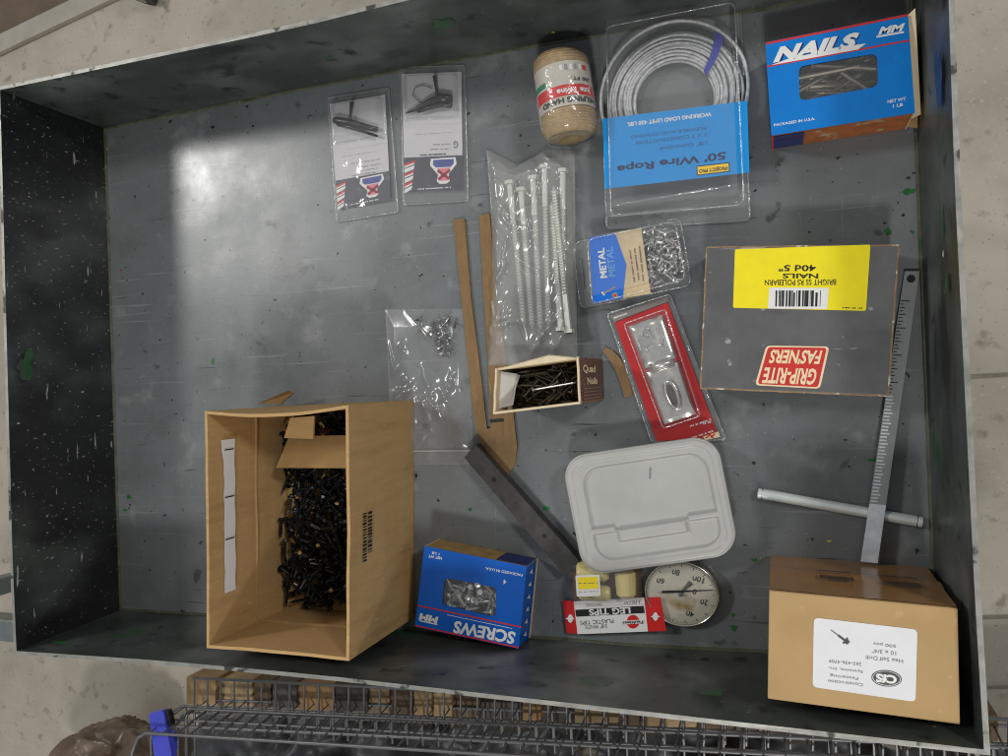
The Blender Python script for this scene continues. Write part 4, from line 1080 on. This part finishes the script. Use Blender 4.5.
cyl_band('shrink_wrap', 0, 0, 0, 0, 2 * math.pi, clear('shrink_wrap', haze=.05, rough=.1, bump=.7, bscale=70, refl=1.3), closed=True,
         prof=[(-.0015, .016), (.001, R - .004), (.008, R + .0012), (Ln * .2, R + .0026), (Ln * .75, R + .0026), (Ln - .008, R + .0010), (Ln + .001, R - .004), (Ln + .0022, .014)])

# ------------------------------------------------------------------ wire rope in its clamshell
t = Thing('rope_clamshell', 'clear clamshell pack with bright blue wire rope card against the back wall', 'clamshell pack', (676, 118))
ROPE = mat('wire_rope', (.58, .59, .59), rough=.6, metal=.25, var=.4, vscale=220, bump=.5, bscale=500)
cz = .012
pz = .026
card = t.plate('blue_card', [(602.5, 118.7), (747.2, 100.8), (749.4, 172.4), (605, 188.8)], pz, .0005, mat('sky_blue_card', lin(8, 146, 222), rough=.4, var=.05, vscale=40))
z = pz + .0002
t.text('WORKING LOAD LIMIT 420 LBS.', (711.3, 112.0), (627, 122.6), (711.5, 116.2), z, WINK, .03, card)
NV = mat('navy_ink', lin(18, 46, 92), rough=.5)
t.text("50' Wire Rope", (725.7, 149.2), (617, 163.6), (726, 159.6), z, NV, .03, card)
t.text('1/8" Galvanized', (707, 141), (660.5, 147), (707.2, 145), z, mat('teal_ink', lin(30, 86, 140), rough=.5), 0, card)
t.text('7 X 7 CONSTRUCTION', (707, 132.5), (636, 141.5), (707.2, 136), z, MATS['teal_ink'], 0, card)
t.text('FLEXIBLE AND STRONG', (706, 126.5), (631, 135.5), (706.2, 129.6), z, MATS['teal_ink'], 0, card)
tg = t.plate('brand_tag', [(696.5, 166), (729.3, 162.2), (729.5, 171.6), (697, 175.6)], z + .0002, .0002, NV, parent=card)
t.plate('brand_field', [(697.4, 166.9), (728.5, 163.3), (728.7, 170.8), (697.9, 174.6)], z + .0004, .0002, mat('tag_yellow', lin(252, 206, 20), rough=.5), parent=tg)
t.text('PROJECT PRO', (727.2, 165), (699, 168.4), (727.3, 169.8), z + .0006, INK, .03, tg)
dome(t, 'front_shell', [(603.5, 24), (737.5, -2), (747.5, 207), (608, 219)], .003, pz + .0035, SHELL, r=.008, ins=.004)
t.plate('back_shell', [(600, 20), (740, -6), (750, 220.5), (606.5, 229)], .0024, .0008, SHELL, r=.006)
for p, q_ in (((611, 206), (739, 184)), ((608, 216), (695, 207)), ((733, 30), (735, 100)), ((604, 21), (706, 2))):
    P_ = [t.L(*p, pz * .55), t.L(*q_, pz * .55)]; t.add('shell_rib', tube_bm([P_[0].lerp(P_[1], k / 6) + Vector((0, 0, .001 * math.sin(k))) for k in range(7)], .0016, 8), SHELL, smooth=True)
rim_edge(t, [(600, 20), (740, -6), (750, 220.5), (606.5, 229)], .003, .006, .0010); rim_edge(t, [(606, 27), (734.5, 2), (744, 204.5), (611, 216.5)], pz + .003, .008, .0009)
t2 = Thing('wire_rope_coil', 'coil of grey galvanised wire rope inside the blue carded clamshell', 'wire rope', (674, 98), .003)
cc = t2.L(674, 99, cz); rin = (t2.L(715, 99, cz) - cc).length; rout = (t2.L(743, 99, cz) - cc).length
rnd = random.Random(4); bm = bmesh.new()
for zi, nturn, sh in ((.0085, 9, 0.), (.0118, 9, .5), (.0150, 8, .1)):
    for k in range(nturn):
        rr = rin + (rout - rin) * (k + sh) / 8.8; ex, ey = rnd.uniform(-.0012, .0012), rnd.uniform(-.0012, .0012); ph = rnd.uniform(0, 6)
        tube_bm([Vector((cc.x + ex + (rr + .0006 * math.sin(3 * a + ph)) * math.cos(a), cc.y + ey + (rr + .0006 * math.sin(2 * a + ph)) * math.sin(a), zi + .0007 * math.sin(4 * a + ph))) for a in [2 * math.pi * j / 72 for j in range(72)]], .0017, 6, bm, closed=True)
t2.add('coil', bm, ROPE, smooth=True)
ring = [Vector((cc.x - .001 + (rout + .006) * 1.0 * math.cos(a), cc.y + .004 + (rout + .005) * math.sin(a), .018)) for a in [2 * math.pi * k / 64 for k in range(64)]]
t2.add('loose_turn', tube_bm(ring, .0019, 6, closed=True), ROPE, smooth=True)
# blue tie round the coil
bt = mat('blue_tape', lin(48, 62, 160), rough=.4, var=.12)
c0 = Vector((cc.x, cc.y, .0118)); rm = (rin + rout) / 2 + .001; hw = (rout - rin) / 2 + .004
prof = [(-hw, -.0065), (-hw, .0066), (-hw * .5, .0078), (0, .0082), (hw * .5, .0078), (hw, .0066), (hw, -.0065)]
bm = bmesh.new(); rows = []
for k in range(5):
    rows.append([])
    for n_, (x, y) in enumerate(prof):
        am = math.radians(36 + 2.1 * k + 9 * (x / hw)); rows[-1].append(bm.verts.new(c0 + Vector((math.cos(am), math.sin(am), 0)) * (rm + x) + Vector((0, 0, y))))
for A_, B_ in zip(rows, rows[1:]):
    for k in range(len(prof) - 1): bm.faces.new((A_[k], A_[k + 1], B_[k + 1], B_[k]))
t2.add('blue_tie', bm, bt)

# ------------------------------------------------------------------ METAL screws clamshell
t = Thing('metal_screw_pack', 'small clear pack of bright screws with blue and cream METAL card', 'screw pack', (632, 264))
mz = .024
a_ = [(588.6, 237.2), (641, 227.6), (650.6, 293.4), (593.2, 303.8)]
card = t.plate('cream_card', a_, mz, .0004, mat('aged_cream', lin(206, 184, 146), rough=.65, var=.18, vscale=60, spots=[(lin(150, 120, 84), 50, .62, .15)]))
bp = t.plate('blue_panel', [(588.9, 237.4), (615, 232.9), (626.3, 264.5), (622.8, 298.2), (593.2, 303.4)], mz + .0004, .0003, mat('royal_panel', lin(0, 108, 214), rough=.35, var=.06))
z = mz + .0006
t.text('METAL', (607.2, 277.6), (604.2, 247.6), (600.4, 278.2), z, WINK, .03, bp)
t.text('METAL', (615.6, 276.2), (612.7, 246.4), (608.8, 276.9), z, mat('light_blue_ink', lin(92, 160, 226), rough=.5), .02, bp)
t.strip('printed_screw', (603, 294), (615.5, 286.5), 1.2, z, mat('gold_ink', lin(170, 140, 80), rough=.5), bp); t.strip('printed_screw', (602, 292), (604.5, 295), 2.2, z, WINK, bp)
t.plate('round_badge', [(615 + 2.8 * math.cos(k * .5236), 295.3 + 2.8 * math.sin(k * .5236)) for k in range(12)], z, .0001, MATS['gold_ink'], parent=bp)
t.plate('round_badge', [(615 + 1.4 * math.cos(k * .5236), 295.3 + 1.4 * math.sin(k * .5236)) for k in range(12)], z + .0002, .0001, REDPR, parent=bp)
t.dashes('fine_print', [((634.5, 282), (630, 250)), ((639, 280), (634.5, 248)), ((643.5, 281), (639.5, 246))], z, mat('brown_ink', lin(110, 76, 52), rough=.6), card, 5, 1.5)
dome(t, 'front_shell', [(583, 240), (677, 220), (688, 281), (588.5, 305.5)], .002, mz + .004, SHELL, r=.009, ins=.002)
t.plate('hang_flange', [(573, 243), (680, 217.5), (691.5, 285), (580, 308.5)], .0018, .0007, SHELL, r=.008)
t.plate('hang_slot', [(578.5, 259), (581.5, 258.5), (584.5, 287.5), (581.8, 288)], .0021, .0001, GINK, r=.001)
rim_edge(t, [(573, 243), (680, 217.5), (691.5, 285), (580, 308.5)], .0022, .008, .0009); rim_edge(t, [(587, 239.5), (675, 221), (685.5, 279.5), (592, 304)], mz + .0035, .008, .0009)
MS = screw_mesh('small_screw', .0125, .0014, .0028, 'pan', 6)
poly = [U(x, y, .014).xy for x, y in ((639, 228), (677, 222.5), (686.5, 279), (649, 288))]
scatter(95, poly, .005, .022, MS, STEEL, 'bright_screw', 'small bright screw inside the clear METAL pack', 'screw', 'screws in the METAL pack', 41, .0125, pitch=.6)

# ------------------------------------------------------------------ red blister card with a chrome fitting
t = Thing('red_blister_card', 'long red blister card with chrome latch, lying diagonally behind the plastic lid', 'blister pack', (665, 375))
RC = mat('red_card', lin(186, 40, 44), rough=.42, var=.12, vscale=40)
rcq = [(614.7, 322.7), (667.6, 302.5), (719.0, 437.4), (656.5, 441)]
card = t.plate('backing_card', rcq, .0045, .0006, RC)
t.plate('pale_margin', [(610, 316.5), (668.2, 296.5), (668.4, 301.5), (614, 322)], .0045, .0004, mat('grey_margin', lin(128, 120, 116), rough=.5), parent=card)
t.dashes('fine_print', [((614, 318), (627, 313.4))], .0048, WINK, card, 2, 1.6)
t.dashes('fine_print', [((690, 426.5), (711, 419.5)), ((703, 424), (711.5, 421.5)), ((692, 438), (713, 431))], .0049, WINK, card, 3, 1.8)
t.plate('logo_patch', [(703, 436.5), (718.5, 431.5), (720, 437), (705, 440.2)], .0050, .0002, CREAMINK, parent=card)
for p, q_ in (((706, 438), (710, 434.5)), ((711, 437.5), (715, 433.5)), ((709, 434), (713.5, 438))): t.strip('logo_stroke', p, q_, 1.3, .0053, REDPR, card)
bq_ = [(623.7, 323.8), (665.3, 309.2), (700.2, 416), (663, 428.4)]
A4 = [Vector(p) for p in bq_]
F = lambda u, v: tuple(A4[0].lerp(A4[1], u).lerp(A4[3].lerp(A4[2], u), v))
dome(t, 'blister', bq_, .0048, .019, clear('blister_clear', haze=.09, rough=.07, bump=.4, bscale=60, refl=1.5), card, r=.003, ins=.001)
t.plate('clear_sleeve', [(606.9, 313.7), (669.8, 294), (726, 439.5), (651.8, 442.5)], .0034, .0008, SHELL, r=.004)
for p, q_ in (((609, 316), (654, 441)), ((669, 297), (724, 437))):
    t.add('sleeve_edge', tube_bm([t.L(*p, .004), t.L(*q_, .004)], .0012, 8), SHELL, smooth=True)
rim_edge(t, [(606.9, 313.7), (669.8, 294), (726, 439.5), (651.8, 442.5)], .0040, .004, .0011); rim_edge(t, bq_, .0185, .003, .0008)
t2 = Thing('chrome_latch', 'chrome door latch inside the red blister card', 'latch', F(.5, .5), .0048)
CHROME = mat('latch_chrome', (.80, .79, .74), rough=.2, metal=.9, var=.2, vscale=60, rvar=.1)
for v0, v1, hh in ((.04, .44, .0045), (.48, .97, .0030)):
    sheet(t2, 'plate', [F(.08, v0), F(.92, v0), F(.92, v1), F(.08, v1)], 26, 18, lambda u, v, p, hh=hh: .0056 + hh * (max(0, math.sin(math.pi * u)) ** .35 * .8 + .25 * math.sin(math.pi * u * 3)) * min(1, min(v, 1 - v) * 7 + .35), CHROME)
P_ = [t2.L(*F(.5 + .14 * math.cos(a), .74 + .13 * math.sin(a)), .0115) for a in [2 * math.pi * k / 28 for k in range(28)]]
t2.add('keeper_ring', tube_bm(P_, .0022, 8, closed=True), CHROME, smooth=True)
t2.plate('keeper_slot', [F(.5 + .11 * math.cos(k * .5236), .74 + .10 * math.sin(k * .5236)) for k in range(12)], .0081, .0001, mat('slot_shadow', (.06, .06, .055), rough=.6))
t2.add('bolt', tube_bm([t2.L(*F(.2, .46), .010), t2.L(*F(.8, .46), .010)], .0036, 12), CHROME, smooth=True)
for k, (u, v, u2, v2) in enumerate(((.3, .14, .7, .26), (.28, .30, .66, .18), (.45, .10, .5, .34), (.62, .30, .8, .20))):
    A_, B_ = U(*F(u, v), .0105 + .001 * k), U(*F(u2, v2), .0105 + .001 * k); d = B_ - A_
    lay('latch_screw', MS, STEEL, A_, math.atan2(d.y, d.x), 0, 'small bright screw at the top of the red blister card', 'screw', 'screws in the red blister card')

# ------------------------------------------------------------------ upright small nail box, open
h = .112
t = Thing('small_nail_box', 'small upright brown and white box of dark nails, open top', 'box', (555, 385))
NB = mat('brown_box_print', lin(96, 68, 58), rough=.4, var=.15, vscale=60)
CRE = mat('cream_inside', lin(216, 198, 164), rough=.7, var=.1, vscale=50)
Q = t.P([(495.6, 368.5), (578.5, 357), (580.5, 403.5), (493.4, 414)], h)
nm_ = []
for i in range(4):
    a, b = Q[i], Q[(i + 1) % 4]; inn = (sum(Q, Vector((0, 0))) / 4 - (a + b) / 2)
    top_ = h - (.004 if i == 0 else 0)
    o = t.add('side_panel', wall_panel(a, b, .005, top_ - .0004, .0008, inn, 0), NB); nm_.append(o)
    t.add('inner_panel', wall_panel(a + inn.normalized() * .00085, b + inn.normalized() * .00085, .006, top_, .0007, inn, 0), CRE if i in (3, 1) else CARDIN, o)
    t.add('raw_edge', tube_bm([Vector((*(a.lerp(b, k / 8) + inn.normalized() * .0008), top_ + .0007 * math.sin(k * 1.3 + i))) for k in range(9)], .0013, 6), CREAM, o)
t.add('bottom_panel', prism_bm(Q, .0042, .005), NB)
a, b = Q[0], Q[1]                                         # bulging back lip
t.add('lip', solid_bm([Vector((*a.lerp(b, .03), h - .004)), Vector((*a.lerp(b, .97), h - .004)), Vector((*(a.lerp(b, .97)), h)), Vector((*(a.lerp(b, .66) + Vector((0, .006))), h + .001)), Vector((*a.lerp(b, .03), h))][:4] ,
                      [v + Vector((0, -.0012, .0012)) for v in [Vector((*a.lerp(b, .03), h - .004)), Vector((*a.lerp(b, .97), h - .004)), Vector((*(a.lerp(b, .97)), h)), Vector((*(a.lerp(b, .66) + Vector((0, .006))), h + .001))]]), CREAM)
fl = [t.L(499, 371, h - .01), t.L(518, 374, .085), t.L(513, 405, .085), t.L(498, 409, h - .01)]
t.add('flap', solid_bm([v - Vector((0, 0, .0009)) for v in fl], fl), mat('white_flap', (.68, .66, .62), rough=.6, var=.08))
fl = [t.L(517, 374.5, .088), t.L(520, 375, .080), t.L(511, 404, .080), t.L(510.5, 402, .088)]
t.add('flap', solid_bm([v - Vector((0, 0, .0009)) for v in fl], fl), MATS['white_flap'])
a, b = Q[1], Q[2]; out = -(sum(Q, Vector((0, 0))) / 4 - (a + b) / 2).normalized() * .0006
def sidep(u, zz): p = a.lerp(b, u) + out; return Vector((p.x, p.y, zz))
# print on the right side, its words run along the height seen in the photo left to right
t.text('Quad', None, None, None, 0, CREAMINK, .03, nm_[1], mapf=lambda u, v: sidep(.36 - .2 * v, h - .014 - .055 * u))
t.text('Nails', None, None, None, 0, CREAMINK, .03, nm_[1], mapf=lambda u, v: sidep(.60 - .16 * v, h - .030 - .045 * u))
for k in range(4):
    bm = bmesh.new(); u = .68 + .075 * k; bm.faces.new([bm.verts.new(p) for p in (sidep(u, h - .012), sidep(u + .02, h - .012), sidep(u + .02, .02), sidep(u, .02))]); t.add('print_line', bm, mat('faded_print', lin(150, 122, 108), rough=.5), nm_[1])
DN = screw_mesh('dark_nail', .034, .0013, .0030, 'nail', 0, 7)
DNM = mat('brown_dark_nail', (.10, .085, .062), rough=.4, metal=.7, var=.4, vscale=100)
poly = [p + t.org.xy for p in offset_quad(Q, .003)]
t.add('liner', prism_bm(offset_quad(Q, .0022), .03, .058), MATS['dark_kraft'])
scatter(75, poly, .060, .078, DN, DNM, 'dark_nail', 'dark brown nail lying loose in the small open nail box', 'nail', 'nails in the small open box', 51, .034, pitch=.4)
A_, B_ = U(533, 390, .080), U(576, 382.5, .086); d = B_ - A_
LB = screw_mesh('bright_nail', d.length, .0011, .0026, 'nail', 0, 7)
lay('bright_nail', LB, STEEL, A_, math.atan2(d.y, d.x), -math.asin(d.z / d.length), 'single bright nail on top inside the small open nail box', 'nail', 'nails in the small open box')

# ------------------------------------------------------------------ bag of long lag screws
t = Thing('lag_screw_bag', 'clear poly bag of long zinc lag screws in the middle of the tray', 'bag', (532, 255))
lagb = [((509.5, 181), (524.5, 329)), ((521, 188), (532.5, 330)), ((533, 176), (540.5, 330)), ((544.5, 165), (548.5, 327)), ((569, 333), (553.5, 185)), ((563, 169), (562.5, 325)), ((561.0, 331), (552, 200))]
for i, (a, b) in enumerate(lagb):
    zz = .0068 + (.007 if i in (4, 6) else 0) + .0012 * (i % 3)
    A_, B_ = U(*a, zz), U(*b, zz); d = B_ - A_
    me = screw_mesh('lag_screw', d.length, .0036, .0062, 'lag', 34, 8, smooth_part=.24)
    lay('lag_screw', me, ZINC, A_, math.atan2(d.y, d.x), 0, ['leftmost zinc lag screw in the poly bag', 'second zinc lag screw from the left in the poly bag', 'third zinc lag screw from the left in the poly bag', 'zinc lag screw with the highest head in the poly bag, fourth from the left', 'zinc lag screw in the bag with its head toward the small nail box, rightmost head',
        'rightmost zinc lag screw with its head up in the poly bag', 'second zinc lag screw whose head points to the small nail box'][i], 'lag screw', 'lag screws in the poly bag')
bqd = [(486, 150), (574, 150), (577, 362), (488, 366)]
CR1 = creases(46, 3, ((.0, .95), (.02, .95)), .0042, .020)
def lag_z(u, v, p):
    e = min(u * 1.2, (1 - u) * 1.6, v * 1.6, (1 - v) * 1.6); prof = min(1, e * 7) ** .7
    return .0012 + .0175 * prof * (.8 + .25 * noise.noise(p * 30)) + .0016 * ridged(p, 40, 3) ** 3 + CR1(u, v)
def notch(u, v): return Vector((0, -.017 * max(0, 1 - abs(u - .36) / .33) * max(0, 1 - v * 5), 0)) + Vector(((.006 if u < .5 else 0) * math.sin(v * math.pi) * (1 - u * 2 if u < .5 else 0), 0, 0))
sheet(t, 'bag_film', bqd, 90, 200, lag_z, BAGM, edit=notch)
sheet(t, 'bag_film', bqd, 20, 40, lambda u, v, p: .0034 + .0004 * noise.noise(p * 40), BAGM2, edit=notch)

# ------------------------------------------------------------------ bag of small screws
t = Thing('small_screw_bag', 'flat clear zip bag holding a small heap of short screws, beside the carton', 'bag', (428, 385))
bqd = [(384.3, 309.5), (466.6, 308.3), (473, 464.5), (391, 465)]
CR2 = creases(18, 8, ((.0, .9), (.46, .66)), .0055, .030); CR3 = creases(14, 9, ((.05, .9), (.02, .95)), .0026, .018)
sheet(t, 'bag_film', bqd, 80, 150, lambda u, v, p: .0014 + CR2(u, v) + CR3(u, v) + .006 * min(1, min(u, 1 - u, v, 1 - v) * 9) * (.45 + .5 * noise.noise(p * 22))  + (.006 * max(0, 1 - ((u - .62) ** 2 + (v - .18) ** 2) / .05)), BAGM2)
sheet(t, 'bag_film', bqd, 16, 24, lambda u, v, p: .0008 + .0002 * noise.noise(p * 40), BAGM2)
t.add('zip_seal', tube_bm([t.L(392, 451, .002), t.L(430, 451, .0024), t.L(472.3, 450.5, .002)], .0008, 6), clear('zip_plastic', haze=.35, rough=.2))
TS = screw_mesh('tiny_screw', .0105, .0013, .0026, 'bugle', 5)
poly = [U(x, y, .002).xy for x, y in ((414, 321), (424, 316), (459, 315), (456, 340), (447, 366), (441, 358), (428, 341))]
scatter(52, poly, .0022, .0070, TS, mat('dull_bright_steel', (.42, .42, .42), rough=.28, metal=1, var=.3, vscale=90), 'short_screw', 'short steel screw in the flat zip bag', 'screw', 'screws in the flat zip bag', 61, .0105, pitch=.3)

# ------------------------------------------------------------------ stacked wire baskets below the tray's front side
WIRE = mat('basket_wire', (.19, .19, .195), rough=.48, metal=.7, var=.2, vscale=60)
def wire_basket(label, px0, y0, y1, zt, depth, n, corner, ledge=None):
    """long wire basket seen over its near rim: rim, uprights down its side, floor wires"""
    t = Thing('wire_basket', label, 'basket', ((px0 + 1008) / 2, (y0 + y1) / 2), zt - depth, 'wire baskets stacked in front of the tray')
    X1 = 1060; yr = lambda x: y0 + (y1 - y0) * (x - px0) / (1008 - px0)
    rim = [t.L(px0 - corner * .9, y0 + 60, zt), t.L(px0 - corner, y0 + corner * 1.4, zt), t.L(px0 - corner * .6, y0 + corner * .35, zt)] + [t.L(x, yr(x), zt) for x in range(int(px0), X1, 60)] + [t.L(X1, yr(X1), zt)]
    t.add('rim_wire', tube_bm(rim, .0030, 8), WIRE, smooth=True)
    dd = Vector((0, .012, -depth))
    low = [p + dd for p in rim]
    if not ledge: t.add('lower_wire', tube_bm(low, .0026, 8), WIRE, smooth=True)
    mid = [p + dd * .5 for p in rim]
    if not ledge: t.add('lower_wire', tube_bm(mid, .0022, 8), WIRE, smooth=True)
    A_ = t.L(px0, y0, zt); B_ = t.L(X1, yr(X1), zt)
    up = bm_mesh(tube_bm([Vector((0, 0, .002)), dd * .5, dd + Vector((0, 0, -.002)), dd + Vector((0, -.05, -.004))], .0019, 6), 'upright_wire')
    for k in range(0 if ledge else n):
        p = A_.lerp(B_, (k + .3) / n); o = link('upright_wire', up, WIRE, t.o); o.location = p - Vector((0, 0, t.org.z)) + Vector((0, .0008, 0))
    if ledge:
        l0, l1, zl = ledge
        a, b = t.L(px0 + 1, l0, zl), t.L(X1, l1, zl); t.add('ledge_wire', tube_bm([a, a.lerp(b, .5), b], .0026, 8), WIRE, smooth=True)
        a2, b2 = t.L(px0 + 1, y0, zt), t.L(X1, yr(X1), zt)
        me = None
        for k in range(n):
            p, q_ = a.lerp(b, (k + .1) / n), a2.lerp(b2, (k + .1) / n)
            if me is None: me = bm_mesh(tube_bm([Vector((0, 0, 0)), q_ - p], .0019, 6), 'ledge_rung')
            o = link('ledge_rung', me, WIRE, t.o); o.location = p - Vector((0, 0, t.org.z))
    return t
wire_basket('lowest wire basket, its ledge of short rungs nearest the tray', 192, 709, 748, -.33, .10, 46, 6, (678, 722, -.33))
wire_basket('middle wire basket rim of the stack below the tray', 170, 726, 765, -.30, .09, 46, 10)
wire_basket('top wire basket rim of the stack, at the bottom edge of the photo', 146, 733, 786, -.27, .09, 48, 14)
# blocks of board and timber lying under the ledge
bc = [lin(150, 124, 88), lin(166, 142, 106), lin(104, 84, 62), lin(88, 82, 78), lin(146, 114, 76), lin(66, 60, 56), lin(134, 112, 84), lin(92, 74, 56)]
CN = ['tan', 'pale tan', 'dull brown', 'grey', 'orange brown', 'dark grey', 'light brown', 'dark brown']
ORD = 'first second third fourth fifth sixth seventh eighth ninth tenth eleventh twelfth thirteenth fourteenth fifteenth sixteenth seventeenth eighteenth nineteenth twentieth twenty-first twenty-second twenty-third twenty-fourth twenty-fifth twenty-sixth twenty-seventh twenty-eighth twenty-ninth thirtieth'.split()
rnd = random.Random(12); x = 186; k = 0
while x < 1000:
    wd = rnd.uniform(18, 46); yy = 678 + (x - 190) * .048; zt = -.39 + rnd.uniform(-.015, .015)
    m = mat('board_%d' % (k % 8), bc[k % 8], rough=.8, var=.25, vscale=25, bump=.2, bscale=120)
    t = Thing('timber_block', CN[k % 8] + ' timber end, ' + (ORD[k] + ' from' if k else 'first on') + ' the left under the basket rungs', 'timber', (x + wd / 2, yy + 10), ZF, 'timber ends under the basket rungs')
    t.add('block', prism_bm(t.P([(x, yy - 1), (x + wd - 1.5, yy - 1 + wd * .04), (x + wd - 1.5, yy + 27), (x, yy + 27)], zt), ZF + .002, zt, bevel=.003), m)
    x += wd; k += 1

# ------------------------------------------------------------------ crumpled brown bag and a blue handle at the bottom left
t = Thing('plastic_sack', 'crumpled shiny brown plastic sack on the floor at the bottom left', 'sack', (95, 760), ZF)
SACK = mat('brown_sack_plastic', lin(104, 88, 74), rough=.36, var=.25, vscale=25, bump=.4, bscale=60, spec=.6)
bm = bmesh.new(); bmesh.ops.create_icosphere(bm, subdivisions=6, radius=1)
c = t.L(104, 786, -.62); rotm = Matrix.Rotation(.32, 3, 'Z')
for v in bm.verts:
    d = v.co.copy(); q_ = d * .14
    k = 1 + .22 * (ridged(q_, 9, 2) - .6) + .20 * (ridged(q_ + Vector((q_.z, q_.z, 0)), 19, 6) - .5) + .025 * (ridged(q_ - Vector((q_.z, 0, 0)), 60, 3) - .5)
    w_ = rotm @ Vector((d.x * .17, d.y * .125, d.z * .16)) * k; v.co = Vector((c.x + w_.x, c.y + w_.y, max(ZF + .001, -.63 + w_.z)))
t.add('sack_film', bm, SACK, smooth=True)
# added dark sheet in place of the shade and dark clutter under the baskets
t = Thing('dark_infill', 'added dark grey crumpled sheet standing in for the darkness under the stacked wire baskets', 'infill sheet', (600, 770), ZF)
sheet(t, 'infill_sheet', [(205, 712), (1090, 756), (1090, 900), (170, 900)], 120, 50, lambda u, v, p: -.60 + .05 * ridged(p, 7, 4) + .03 * ridged(p, 19, 1), mat('infill_sheet', (.03, .031, .034), rough=.5, var=.5, vscale=10, bump=.4, bscale=60, spots=[((.12, .12, .125), 14, .64, .1), ((.2, .17, .12), 9, .68, .06)]), zp=-.55)
t = Thing('blue_handle', 'blue plastic basket handle standing up beside the wire baskets', 'handle', (160, 735), -.42)
HB = mat('blue_plastic', lin(70, 76, 190), rough=.25, var=.08)
t.plate('grip', [(148.5, 713.5), (163, 710.5), (172.5, 760), (155, 762)], -.285, .012, HB, r=.006, bevel=.002)
t.plate('end_cap', [(163, 711), (167.5, 711), (171.5, 727), (167, 728)], -.290, .012, BLACK, bevel=.002)
t.plate('grip_seam', [(152.2, 733.6), (168.5, 732.8), (168.9, 734.6), (152.6, 735.4)], -.2845, .0003, NAVY)
t.plate('stem', [(158, 738), (165, 738), (166, 756), (159, 756)], -.298, .03, HB)
